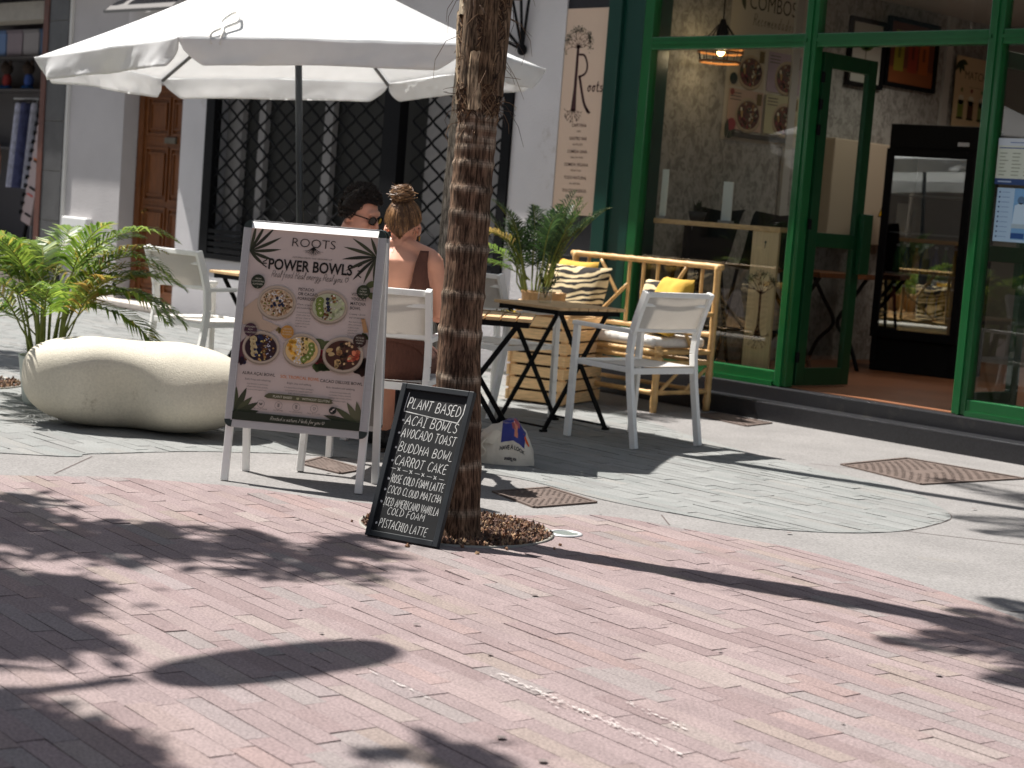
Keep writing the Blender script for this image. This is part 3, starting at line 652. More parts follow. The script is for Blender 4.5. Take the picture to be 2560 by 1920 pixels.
leaf(-7.40, 1, ''); leaf(-6.07, -1, '')
# room behind the glass
mwp = bpy.data.materials.new('damask wallpaper'); mwp.use_nodes = True
n = mwp.node_tree.nodes; L = mwp.node_tree.links; p = n['Principled BSDF']; p.inputs['Roughness'].default_value = .85
tc = n.new('ShaderNodeTexCoord'); mp = n.new('ShaderNodeMapping'); mp.inputs['Scale'].default_value = (9, 9, 7); L.new(tc.outputs['Object'], mp.inputs[0])
nz = n.new('ShaderNodeTexNoise'); nz.inputs['Scale'].default_value = 2.2; nz.inputs['Detail'].default_value = 6; nz.inputs['Distortion'].default_value = 1.4; L.new(mp.outputs[0], nz.inputs[0])
vr = n.new('ShaderNodeTexVoronoi'); vr.inputs['Scale'].default_value = 1.3; L.new(mp.outputs[0], vr.inputs[0])
ad = n.new('ShaderNodeMath'); ad.operation = 'ADD'; L.new(nz.outputs[0], ad.inputs[0]); ml = n.new('ShaderNodeMath'); ml.operation = 'MULTIPLY'; ml.inputs[1].default_value = .25; L.new(vr.outputs[0], ml.inputs[0]); L.new(ml.outputs[0], ad.inputs[1])
rp = n.new('ShaderNodeValToRGB'); rp.color_ramp.elements[0].position = .48; rp.color_ramp.elements[1].position = .72
rp.color_ramp.elements[0].color = (*S(120,115,108), 1); rp.color_ramp.elements[1].color = (*S(160,156,148), 1); L.new(ad.outputs[0], rp.inputs[0]); L.new(rp.outputs[0], p.inputs['Base Color'])
MB().box((-9.15, 9.9, FL), (-9.0, 14.3, 3.24)).build('wallpapered_wall', mwp, cf)
MB().box((-9.15, 14.3, FL), (2, 14.4, 3.24)).build('back_wall', mat('dim back wall', S(120,112,104), .8, var=.1, scale=2), cf)
MB().box((1.9, 9.9, FL), (2, 14.3, 3.24)).build('side_wall', mat('dim side wall', S(110,104,98), .8), cf)
MB().box((-9.15, 9.69, 3.24), (2, 14.4, 3.3)).build('ceiling', mat('cafe ceiling', S(196,190,182), .85), cf)
MB().box((-9.15, 9.66, FL-.03), (2, 14.4, FL)).build('floor', mat('terracotta floor tiles', S(140,92,64), .4, var=.15, scale=3), cf)
for y0 in (11.38, 13.52): MB().box((-9.0, y0, FL), (-8.97, y0+.09, 3.24)).build('wall_strip', mat('pale strip', S(176,172,164), .7), cf)

# counter along the window and the painted plank
t = thing('window_counter', 'wooden bar counter running behind the left shop window', 'counter', (-8.25, 9.95, FL))
MB().box((-.6, -.19, 1.035), (.58, .2, 1.07)).build('counter_top', MT['wood2'], t, bevel=.004)
mb = MB(); mb.box((-.55, .1, 0), (-.51, .14, 1.035)); mb.box((.5, .1, 0), (.54, .14, 1.035)); mb.build('counter_leg', MT['black'], t)
pk = thing('painted_plank', 'pale wooden plank painted with a tree and its roots behind the window', 'decor panel', (-7.80, 9.77, FL+.02))
MB().box((-.115, 0, 0), (.115, .02, 1.03)).build('plank', mat('pale plank', S(206,180,142), .6, var=.12, scale=4, streak=(12, 12, 1)), pk)
def tree_art(P, x, y, s, trunk_c, leaf_c, roots=True, R_=False, seed=2, crown=True):
    """little tree emblem: trunk, branching crown of dots, roots; s = overall half width"""
    rr = random.Random(seed)
    def branch(px, py, a, L, wd, dep, up):
        ex, ey = px+L*math.cos(a), py+L*math.sin(a)
        P.line([(px, py), ((px+ex)/2+rr.uniform(-.1, .1)*L, (py+ey)/2), (ex, ey)], wd, trunk_c, True)
        if dep == 0:
            if up:
                for q in range(3): P.disc(ex+rr.uniform(-.22, .22)*s, ey+rr.uniform(-.22, .22)*s, s*rr.uniform(.02, .045), leaf_c, 6)
            return
        for q in range(2 if dep > 1 else 3): branch(ex, ey, a+rr.uniform(-.7, .7), L*.68, wd*.6, dep-1, up)
    return branch
P = Print(); br = tree_art(P, 0, 0, .09, S(78,44,34), S(70,84,66))
for a in (.5, .9, 1.25, 1.57, 1.9, 2.25, 2.65): br(0, .58, a, .062, .012, 3, True)
for a in (-.35, -.8, -1.2, -1.6, -2.0, -2.4, -2.8): br(0, .30, a, .046, .010, 3, False)
P.line([(0, .6), (.002, .45), (0, .29)], .02, S(78,44,34)); P.poly([(-.035,.275),(.035,.275),(.014,.36),(.01,.45),(-.01,.45),(-.014,.36)], S(78,44,34))
P.line([(.0, .9), (.004, .935)], .006, S(60,60,56)); P.disc(.004, .94, .01, S(70,70,64), 8)
o = P.build('painted_tree', pk); o.matrix_local = Matrix.Translation((0, -.002, 0)) @ Matrix.Rotation(R(90), 4, 'X')
# plant pot and white card holders on the counter
t = thing('counter_plant', 'small dark leafy plant on the bar counter behind the glass', 'plant', (-8.62, 9.98, FL+1.07))
MB().lathe([(.05, 0), (.07, .07), (.06, .07), (.05, .06)], 16).build('pot', mat('dark pot', S(46,46,44), .6), t, True)
mb = MB(); rr = random.Random(4)
for k in range(60):
    a = rr.uniform(0, 6.28); e = rr.uniform(.1, 1.2); L_ = rr.uniform(.05, .12); d = Vector((math.cos(a)*math.cos(e), math.sin(a)*math.cos(e), math.sin(e))); s_ = Vector((-math.sin(a), math.cos(a), 0))*.012
    b = Vector((0, 0, .06)); mb.cc = S(44,58,34); mb.poly([b, b+d*L_*.5+s_, b+d*L_, b+d*L_*.5-s_])
mb.build('leaves', MT['leaf'], t)
for k, (x, y, h, wd) in enumerate(((-8.80, 9.80, .36, .06), (-8.38, 10.02, .3, .09))):
    t = thing('card_holder', ('tall white menu card in a stand at the left edge of the shop window', 'small white card standing on the counter beside the dark plant')[k], 'menu card', (x, y, FL+1.07))
    MB().box((-wd/2, -.004, .02), (wd/2, .004, h)).build('card', mat('white card', S(222,226,222), .6), t)
    MB().box((-wd/2-.01, -.025, 0), (wd/2+.01, .025, .02)).build('base', mat('clear base', S(150,150,150), .2), t)
# bar stools, dark, behind the counter
def stool(loc, rz, lab):
    t = thing('bar_stool', lab, 'bar stool', loc, rz, 'bar stools behind the window')
    for sx in (-1, 1):
        for sy in (-1, 1): MB().tube([(sx*.2, sy*.2, 0), (sx*.12, sy*.12, .74)], .014, 6).build('leg', MT['black'], t)
    MB().grid(lambda u, v: Vector(((u-.5)*.44, lerp(-.2, .24, v) , .74 + .42*sm(.55, 1, v) + .05*abs(u-.5))), 12, 14).build('shell_seat', MT['blackm'], t, True)
    mb = MB(); 
    for a, b in (((-.17,-.17),(.17,-.17)), ((.17,-.17),(.17,.17)), ((.17,.17),(-.17,.17)), ((-.17,.17),(-.17,-.17))): mb.tube([(*a, .28), (*b, .28)], .01, 6)
    mb.build('foot_ring', MT['black'], t)
stool((-8.78, 10.22, FL), R(0), 'dark shell bar stool behind the middle of the window counter'); stool((-8.48, 10.58, FL), R(8), 'dark shell bar stool standing deeper in the cafe beside the painted plank')
# pendant lamp with a woven shade, lit
t = thing('pendant_lamp', 'wire and rattan pendant lamp with a lit bulb inside the cafe', 'pendant lamp', (-8.72, 10.2, 2.62))
MB().tube([(0, 0, .16), (0, 0, .62)], .005, 6).build('cord', MT['black'], t)
mb = MB(); mb.lathe([(.018, .16), (.045, .06), (.045, .02), (.0, .02)], 14); mb.build('socket', MT['black'], t, True)
mb = MB()
for k in range(12):
    a = 6.283*k/12; mb.tube([(.03*math.cos(a), .03*math.sin(a), .12), (.17*math.cos(a), .17*math.sin(a), -.05), (.15*math.cos(a), .15*math.sin(a), -.16)], .004, 5)
mb.build('wire_shade', MT['black'], t)
mb = MB()
for r_, z in ((.17, -.05), (.152, -.155), (.165, -.085)): mb.tube([(r_*math.cos(6.283*k/24), r_*math.sin(6.283*k/24), z) for k in range(25)], .009, 6)
mb.build('rattan_band', mat('rattan', S(156,104,60), .6), t)
MB().ell((0, 0, -.06), (.035, .035, .05)).build('bulb', emit_mat('lit bulb', (1, .72, .30), 9), t, True)
pl = bpy.data.lights.new('pendant_light', 'POINT'); pl.energy = 1.6; pl.color = (1, .78, .5); pl.shadow_soft_size = .05
po = bpy.data.objects.new('pendant_light', pl); COL.objects.link(po); po.location = (-8.72, 10.2, 2.5)
# recessed ceiling lights, lit
for k, (x, y, lab) in enumerate(((-7.9, 12.3, 'round recessed ceiling light in the middle of the cafe'), (-5.6, 11.6, 'warm ceiling light panel at the right of the cafe'), (-6.2, 13.2, 'round recessed ceiling light over the fridge'))):
    t = thing('ceiling_light', lab, 'ceiling light', (x, y, 3.24))
    MB().lathe([(.09, -.004), (.12, -.006), (.125, 0)], 24, cap=False).build('ring', MT['white'], t, True)
    MB().lathe([(0, -.003), (.09, -.003)], 24, cap=False).build('diffuser', emit_mat('ceiling lamp %d' % k, (1, .82, .55), 5 if k == 1 else 3), t)
    al = bpy.data.lights.new('ceiling_lamp', 'SPOT'); al.energy = 26; al.color = (1, .95, .88); al.spot_size = R(150); al.spot_blend = .8; al.shadow_soft_size = .1
    ao = bpy.data.objects.new('ceiling_lamp', al); COL.objects.link(ao); ao.location = (x, y, 3.2)

# posters on the wallpapered wall (face +X)
def on_wall(o, x, y, z): o.matrix_local = Matrix.Translation((x, y, z)) @ Matrix(((0,0,1,0),(1,0,0,0),(0,1,0,0),(0,0,0,1)))
def bowl(P, x, y, r, rim, inner, rnd_fn, rot=0):
    P.disc(x, y-r*.09, r*1.0, tuple(c*.62 for c in rim), 32, r*.84); P.up(); P.disc(x, y, r, rim, 32, r*.84); P.up()
    P.disc(x, y-.01*r, r*.90, tuple(c*.7 for c in rim), 32, r*.74); P.up(); P.disc(x, y-.03*r, r*.86, inner, 32, r*.70); P.up(); rnd_fn(P, x, y-.03*r, r*.8)
def scatter(P, x, y, r, n, cols, s0, s1, cond=None, seed=1):
    rr = random.Random(seed)
    for k in range(n):
        a = rr.uniform(0, 6.283); d = r*math.sqrt(rr.random()); px, py = d*math.cos(a), d*math.sin(a)*.84
        if cond and not cond(px/r, py/r): continue
        c = rr.choice(cols); k2 = rr.uniform(.8, 1.15); P.disc(x+px, y+py, 1.3*rr.uniform(s0, s1), tuple(q*k2 for q in c), 7, 1.3*rr.uniform(s0, s1), rr.uniform(0, 3), .15)
BLUE = [S(40,44,70), S(52,58,92), S(30,32,52)]; GRAN = [S(150,104,60), S(120,78,44), S(186,140,84), S(90,58,38)]; COCO = [S(238,234,226), S(226,220,212)]
def kiwi(P, x, y, r):
    P.disc(x, y, r, S(86,92,44), 16); P.up(); P.disc(x, y, r*.9, S(124,140,62), 16); P.up(); P.disc(x, y, r*.32, S(214,214,160), 10)
    for k in range(10): a = .63*k; P.disc(x+r*.5*math.cos(a), y+r*.5*math.sin(a), r*.06, S(40,40,24), 5)
def dark_food(P, x, y, r):
    scatter(P, x, y, r*.95, 60, [S(190,150,90), S(210,200,170), S(120,70,50), S(80,40,40), S(150,110,60), S(60,70,40), S(140,60,60)], r*.05, r*.12, None, 7)
t = thing('combos_poster', 'tall pale poster headed COMBOS with bowls and drinks on the wallpaper', 'poster', (-9.0, 11.08, 1.9))
P = Print(.0008); P.rect(-.47, .03, .47, 1.36, S(196,186,168)); P.up()
P.text('COMBOS', .03, 1.05, .17, S(52,48,40), bold=-.004, width=.58); P.hand('Recomendados', .05, .93, .09, .006, S(90,80,64), 'c', .2, .5); P.leaf(-.36, 1.16, .14, -1.2, .05, S(70,76,60)); P.leaf(-.36, 1.18, .13, -.4, .05, S(80,86,66)); P.leaf(.42, 1.16, .13, 2.0, .05, S(70,76,60)); P.leaf(.42, 1.12, .13, 2.6, .05, S(80,86,66)); P.hand('v', 0, 1.24, .06, .006, S(80,84,60), 'c')
for (cx, cy, bg) in ((-.22, .60, S(190,176,150)), (.23, .60, S(170,150,160)), (-.22, .27, S(190,160,140)), (.23, .27, S(186,178,140))):
    P.rect(cx-.21, cy-.155, cx+.21, cy+.155, bg); P.up()
    for q in range(3): P.rect(cx-.19, cy+.12-.025*q, cx-.06, cy+.128-.025*q, S(100,90,78))
    bowl(P, cx+.04, cy-.03, .155, S(180,160,130), S(92,56,42), dark_food); P.rect(cx+.13, cy+.05, cx+.19, cy+.14, S(110,90,40)); P.up()
P.disc(-.40, .50, .045, S(46,54,44)); P.disc(-.38, .15, .05, S(150,60,66)); P.disc(-.40, .40, .025, S(140,70,60)); P.up()
P.rect(-.36, .055, .30, .095, S(70,68,62)); P.leaf(-.44, .04, .15, 1.5, .05, S(60,66,50)); P.leaf(-.42, .04, .12, .7, .05, S(60,66,50))
o = P.build('printed_sheet', t); on_wall(o, .003, 0, 0)
for k, (y0, y1, z0, z1, lab) in enumerate(((12.1, 12.6, 2.5, 3.06, 'narrow black framed print of a green plant on the cafe wall'), (12.63, 13.38, 2.55, 3.13, 'wide black framed print of red and yellow juices on the cafe wall'))):
    t = thing('framed_print', lab, 'picture', (-8.99, (y0+y1)/2, z0), group='framed prints on the cafe wall'); wd = (y1-y0)/2; h = z1-z0
    mb = MB(); mb.box((-.005, -wd, 0), (.03, -wd+.035, h)); mb.box((-.005, wd-.035, 0), (.03, wd, h)); mb.box((-.005, -wd+.035, 0), (.03, wd-.035, .035)); mb.box((-.005, -wd+.035, h-.035), (.03, wd-.035, h)); mb.build('frame', MT['black'], t)
    P = Print(.0008)
    if k == 0:
        P.rect(-wd+.03, .03, wd-.03, h-.03, S(190,186,174)); P.up()
        for a in (.6, 1.1, 1.6, 2.1, 2.6): P.leaf(0, .3, .16, a, .05, S(90,110,60))
        P.line([(0, .1), (0, .32)], .01, S(90,80,50))
    else:
        P.rect(-wd+.03, .03, wd-.03, h-.03, S(110,62,44)); P.up(); P.rect(-wd+.03, .03, wd-.03, .17, S(140,80,44)); P.up()
        for q, c in ((-.18, S(150,140,50)), (.02, S(150,60,40)), (.18, S(170,90,40))): P.rect(q-.07, .14, q+.07, h-.1, c); P.up(); P.rect(q-.02, .25, q+.02, .36, tuple(v*.4 for v in c)); P.up()
    o = P.build('print', t); on_wall(o, .008, 0, 0)
t = thing('matcha_poster', 'beige poster headed MATCHA with green drinks beside the fridge', 'poster', (-8.96, 13.95, 2.3))
P = Print(.0008); P.rect(-.28, 0, .4, .62, S(206,180,140)); P.up(); P.text('MATCHA', .08, .43, .1, S(60,50,36), bold=-.006, width=.42); P.rect(-.05, .36, .3, .364, S(120,100,80))
for a in (-.2, -.9, -1.5, -2.2): P.leaf(-.22, .58, .12, a, .045, S(60,70,44))
for q, (x, c) in enumerate(((-.16, S(122,132,60)), (0, S(90,60,44)), (.17, S(120,140,80)))): P.rect(x-.045, .09, x+.045, .24, c); P.disc(x, .24, .045, S(214,206,180), 12); P.disc(x, .33, .02, S(130,70,60) if q == 1 else S(110,120,70), 10); P.disc(x, .08, .06, S(60,56,30), 10, .012)
o = P.build('printed_sheet', t); on_wall(o, 0, 0, 0)
# electrical cabinet with warning triangle
t = thing('electrical_cabinet', 'beige electrical cabinet with a yellow warning triangle on the cafe wall', 'cabinet', (-9.0, 12.36, 1.2))
MB().box((0, -.45, 0), (.12, .45, .85)).build('case', mat('beige enamel', S(190,172,148), .5), t, bevel=.01)
P = Print(.0008); P.poly([(.23, .24), (.37, .24), (.30, .37)], S(24,22,14)); P.up(); P.poly([(.245, .25), (.355, .25), (.30, .352)], S(236,180,20)); P.up(); P.line([(.305, .34), (.29, .30), (.31, .295), (.295, .26)], .012, S(20,20,14))
o = P.build('warning_sign', t); on_wall(o, .121, 0, 0)
# fridge
fx0, fx1, fy = -8.33, -7.62, 11.95
t = thing('display_fridge', 'black glass door drinks fridge inside the cafe', 'fridge', ((fx0+fx1)/2, fy, FL), R(13.7))
mb = MB(); hw = .355
mb.box((-hw, 0, .06), (-hw+.05, .62, 1.76)); mb.box((hw-.05, 0, .06), (hw, .62, 1.76)); mb.box((-hw+.05, .58, .06), (hw-.05, .62, 1.76)); mb.box((-hw, 0, 1.76), (hw, .62, 1.955)); mb.box((-hw, 0.01, .0), (hw, .62, .26)); mb.build('cabinet', MT['blackm'], t, bevel=.006)
mb = MB(); mb.box((-hw+.051, .53, .28), (hw-.051, .575, 1.75)); mb.build('back_panel', mat('fridge inner', S(120,124,126), .4), t)
for z in (.46, .78, 1.1, 1.4): MB().box((-hw+.052, .03, z), (hw-.052, .52, z+.012)).build('shelf', mat('fridge shelf', S(170,174,172), .3), t)
mb = MB(); mb.box((-hw, -.045, .27), (-hw+.06, -.003, 1.76)); mb.box((hw-.06, -.045, .27), (hw, -.003, 1.76)); mb.box((-hw+.06, -.045, .27), (hw-.06, -.003, .34)); mb.box((-hw+.06, -.045, 1.70), (hw-.06, -.003, 1.76)); d = mb.build('door', MT['black'], t, bevel=.004)
MB().poly([(-hw+.06, -.03, .34), (hw-.06, -.03, .34), (hw-.06, -.03, 1.70), (-hw+.06, -.03, 1.70)]).build('door_glass', glass_mat('fridge glass', (.7, .74, .76), 8.5), d)
mb = MB(); mb.box((.2, -.004, 1.80), (.29, .0, 1.83)); mb.build('badge', MT['alu'], t)
for k in range(14):
    z = (.792 if k < 7 else .472); x = -.25+.08*(k % 7); col = [S(60,120,60), S(40,50,110), S(190,120,40), S(170,160,40), S(60,70,130), S(90,130,60), S(190,170,60), S(150,60,40), S(170,80,40), S(180,120,50), S(190,160,60), S(200,170,50), S(190,160,40), S(160,140,50)][k]
    nm = ['green', 'navy', 'orange', 'yellow', 'blue', 'lime', 'gold', 'red', 'rust', 'amber', 'straw', 'lemon', 'mustard', 'olive'][k]
    b = thing('drink_bottle', '%s labelled drink on the %s shelf of the black fridge' % (nm, 'middle' if k < 7 else 'lower'), 'bottle', ((fx0+fx1)/2+x*.9716-.12*.2368, fy+x*.2368+.12*.9716, FL+z), group='drinks in the fridge')
    MB().lathe([(.028, 0), (.03, .02), (.03, .13), (.012, .18), (.012, .21)], 12).build('bottle_body', mat('drink %d' % k, col, .25), b, True)
    MB().lathe([(.014, .205), (.014, .225)], 10).build('cap', MT['white'], b)
# side table with a curved iron leg, seen through the open door
t = thing('cafe_table', 'wooden cafe table on curved black iron legs inside the doorway', 'table', (-8.45, 11.25, FL))
MB().box((-.3, -.35, .72), (.3, .35, .76)).build('tabletop', MT['wood'], t, bevel=.004)
for s_ in (-1, 1):
    for q in (-1, 1): MB().tube(spline([(q*.25, s_*.3, 0), (q*.16, s_*.3, .2), (q*.02, s_*.3, .36), (q*.14, s_*.3, .55), (q*.26, s_*.3, .72)], 6), .016, 8).build('leg', MT['black'], t, True)
# right hand part: counter silhouettes in the dark
t = thing('service_counter', 'dark service counter deep in the right part of the cafe', 'counter', (-4.6, 12.2, FL))
MB().box((-.9, 0, 0), (1.6, .6, 1.0)).build('counter_front', mat('dark counter', S(64,58,54), .5), t)
MB().box((-.94, -.03, 1.0), (1.64, .62, 1.05)).build('counter_top', MT['wood2'], t)
t = thing('food_display', 'glass food display with pale lids on the dark service counter', 'display case', (-4.5, 12.3, FL+1.05))
mb = MB(); mb.box((-.5, 0, 0), (.5, .4, .03)); mb.box((-.5, .37, .03), (.5, .4, .4)); mb.build('case_base', MT['alu'], t)
MB().box((-.49, 0.01, .03), (.49, .36, .38)).build('case_glass', MT['gobj'], t)
t = thing('plastic_chair', 'pale moulded chair standing behind the right shop window', 'chair', (-5.25, 10.6, FL), R(30))
MB().grid(lambda u, v: Vector(((u-.5)*(.46-.1*v), .2-.02*v + (.0 if v < .5 else .12*(v-.5)), .43+.42*v)), 8, 8).build('backrest', mat('pale plastic', S(170,172,170), .5), t, True)
MB().box((-.22, -.22, .42), (.22, .2, .45)).build('seat', mat('pale plastic seat', S(170,172,170), .5), t, bevel=.01)
for sx in (-.19, .19):
    for sy in (-.19, .17): MB().tube([(sx*1.1, sy*1.1, 0), (sx, sy, .42)], .015, 6).build('leg', MT['alu'], t)
# notices stuck inside the right pane
def notice(name, lab, x0, x1, z0, z1, draw):
    t = thing(name, lab, 'notice', ((x0+x1)/2, 9.638, z0)); P = Print(.0006); draw(P, (x1-x0), (z1-z0)); o = P.build('paper_sheet', t)
    o.matrix_local = Matrix.Rotation(R(90), 4, 'X'); return t
def n1(P, wd, h):
    P.rect(-wd/2, 0, wd/2, h, S(206,212,196)); P.up(); P.rect(-wd/2, h*.84, wd/2, h, S(200,208,214)); P.rect(-wd/2+.01, h*.78, wd/2-.01, h*.80, S(60,84,140)); P.rect(-wd/2, 0, wd/2, h*.13, S(52,76,122)); P.up()
    rr = random.Random(3)
    for k in range(7):
        for q in range(3): P.rect(-wd/2+.02+q*wd*.32, h*.2+k*h*.078, -wd/2+.02+q*wd*.32+wd*rr.uniform(.12, .24), h*.2+k*h*.078+.005, S(140,148,128))
    P.rect(-wd/2+.02, h*.05, -.02, h*.08, S(170,186,206)); P.rect(-.05, h*.9, .08, h*.92, S(110,130,170))
def n2(P, wd, h):
    P.rect(-wd/2, 0, wd/2, h, S(176,204,226)); P.up(); P.rect(0, h*.05, wd/2, h, S(120,168,210)); P.up()
    for k in range(10): P.disc(-wd/2+.02, h*.92-k*h*.092, .006, S(40,70,120), 8); P.rect(-wd/2+.035, h*.915-k*h*.092, -wd/2+.09, h*.925-k*h*.092, S(120,150,190))
    P.disc(.05, h*.78, .025, S(90,120,150), 14); P.poly([(.0,h*.3),(.1,h*.3),(.09,h*.68),(.05,h*.74),(.01,h*.68)], S(196,220,236)); P.up(); P.rect(.0, h*.26, .1, h*.34, S(170,190,200)); P.rect(.0, h*.07, .09, h*.17, S(40,80,140))
notice('opening_notice', 'cream and blue printed notice, the upper one in the right window', -5.965, -5.70, 1.645, 1.925, n1)
notice('hygiene_notice', 'pale blue notice with a figure and row of dots in the right window', -5.94, -5.70, 1.30, 1.625, n2)

# hanging sign panel with the tree-R emblem
t = thing('shop_sign', 'tall beige sign with a tree shaped R, roots and a list of dishes', 'sign', (-9.527, 9.605, 1.262))
MB().box((-.2295, 0, 0), (.2295, .05, 1.545)).build('panel', mat('beige sign panel', S(212,186,164), .55, var=.03, scale=3), t, bevel=.003)
P = Print(.0006); DK = S(58,26,28); br = tree_art(P, 0, 0, .11, DK, S(70,78,62), seed=5)
for a in (.1, .45, .8, 1.15, 1.5, 1.85, 2.2, 2.6, 3.0): br(-.085, 1.25, a, .06, .009, 3, True)
P.poly([(-.115,.78),(-.06,.78),(-.07,.95),(-.072,1.27),(-.098,1.27),(-.1,.95)], DK)
for a in (-.3, -.75, -1.15, -1.6, -2.0, -2.45, -2.8): br(-.09, .79, a, .05, .010, 2, False)
P.line(spline([(-.07,1.2),(-.01,1.19),(.025,1.12),(.01,1.06),(-.06,1.03)], 6), .017, DK); P.line(spline([(-.05,1.045),(-.02,.95),(.02,.84),(.07,.77)], 6), .024, DK); P.line([(.05,.80),(.085,.765),(.09,.775)], .02, DK)
P.hand('oots', .045, .925, .082, .010, DK, width=.155, gap=.1, sm_n=2)
z = .66
for a, b in (('CAFETERIA', 'CAFE'), ('GASTRO BAR', 'GASTRO BAR'), ('COMIDA SANA', 'HEALTHY FOOD'), ('COMIDA VEGANA', 'VEGAN FOOD'), ('TODO NATURAL', 'ALL NATURAL'), ('DULCES CASEROS', 'HOMEMADE DESSERTS')):
    P.text(a, -.01, z, .034, S(70,40,38), bold=.004, sx=.92); P.text(b, -.01, z-.04, .02, S(92,66,60), sx=.9); z -= .098
P.text('@roots', .0, .045, .02, S(92,66,60), sx=.9)
o = P.build('lettering', t); o.matrix_local = Matrix.Translation((0, -.0015, 0)) @ Matrix.Rotation(R(90), 4, 'X')

# ------------------------------------------------------------------ parasol (six panels, slightly tipped)
UR = 1.5; un = Vector((-.057, -.048, 1)).normalized()
ue = (Vector((1,0,0)) - un*un.x).normalized(); uf = un.cross(ue)
UC = Vector((-8.638, 6.318, 2.021)); UB = UC - un*(UC.z/un.z)
t = thing('parasol', 'large white six sided parasol on a dark grey pole above the diners', 'parasol', UB)
PH = 4.187
def up_(a, r, h): return UC - UB + ue*(r*math.cos(a)) + uf*(r*math.sin(a)) + un*h
PEAK = .66
def rim(i, s):
    a0, a1 = PH+i*math.pi/3, PH+(i+1)*math.pi/3
    p = up_(a0, UR, 0).lerp(up_(a1, UR, 0), s); q = (up_(0, 0, 0)-p); q.z = 0
    return p + q.normalized()*.05*math.sin(math.pi*s) + un*.012*math.sin(math.pi*s)
mb = MB()
for i in range(6):
    def fn(u, v, i=i):
        p = rim(i, u); top = up_(0, .03, PEAK); q = top.lerp(p, v)
        sag = math.sin(math.pi*v)*(.03+.035*math.sin(math.pi*u)) 
        wr = (.006*mnoise.noise(Vector((u*4+i*7, v*7, 1.3))) + .004*mnoise.noise(Vector(((u-.5)*14*v+i*3, v*3, 4.1)))*v)*math.sin(math.pi*u)
        return q - un*(sag-wr)
    mb.grid(fn, 30, 26)
can = mb.build('canopy', MT['canvas'], t, True)
sol = can.modifiers.new('thick', 'SOLIDIFY'); sol.thickness = .0016
for i in range(6):
    def vf(u, v, i=i):
        p = rim(i, u); o_ = p - (up_(0, 0, 0)); o_.z = 0; o_.normalize()
        e = min(u, 1-u); vv = v * min(1, .12+(e/.10)**.55 if e < .10 else 1) 
        drop = .138*vv*(1+.03*math.sin(9*u+i))
        curl = .03*math.sin(9*u+2*i)*vv + .05*vv*(.5-abs(u-.5))*(-1) + (-.07 if e < .12 else 0)*(1-e/.12 if e < .12 else 0)*vv
        curl += (.008*mnoise.noise(Vector((u*13+i*5, v*2, .5))) + .005*mnoise.noise(Vector((u*34+v*3+i*5, v*2.5, 2.5))))*vv*2
        return p + o_*(.004+curl) - Vector((0, 0, drop)) + un*.004
    m = MB(); m.grid(vf, 80, 9); o = m.build('valance', MT['canvas'], can, True); s_ = o.modifiers.new('thick', 'SOLIDIFY'); s_.thickness = .0014
    m = MB(); m.tube([up_(PH+i*math.pi/3, .05, PEAK-.03), up_(PH+i*math.pi/3, .75, PEAK*.5-.055), up_(PH+i*math.pi/3, UR-.02, -.014)], .011, 6)
    rb = m.build('rib', MT['rib'], t, True)
    MB().tube([up_(PH+i*math.pi/3, .03, .13), up_(PH+i*math.pi/3, .78, PEAK*.48-.08)], .009, 6).build('strut', MT['rib'], rb)
MB().tube([Vector((0,0,.05)), up_(0, 0, PEAK-.01)], .021, 16).build('pole', MT['pole'], t, True)
mb = MB(); mb.lathe([(.03, .05), (.034, .5), (.034, .93), (.043, .96), (.047, 1.01), (.046, 1.06), (.041, 1.085), (.022, 1.09)], 20); mb.build('base_tube', MT['pole'], t, True)
mb = MB(); mb.tube([(.03, -.02, .93), (.11, -.05, .93)], .008, 6); mb.ell((.12, -.054, .93), (.022, .022, .022)); mb.build('clamp_knob', MT['black'], t, True)
MB().lathe([(.26, 0), (.26, .05), (.2, .075), (.05, .09)], 32).build('base', mat('grey parasol base', S(110,110,108), .7), t, True)
mb = MB()
def on_can(u, v, h): return up_(0, .03, PEAK).lerp(rim(1, u), v) + un*h
for k, off in enumerate((-.012, .012)): mb.tube(spline([on_can(.11, .74, .004), on_can(.115+off*1.2, .79, .02), on_can(.12+off*2.6, .86, .015), on_can(.12+off*.4, .93, .02), on_can(.12+off*1.6, .99, .02), on_can(.12+off*1.2, 1.0, .02)-Vector((0, 0, .05))], 6), .0075, 6)
mb.build('tie_cord', MT['rope'], t, True)

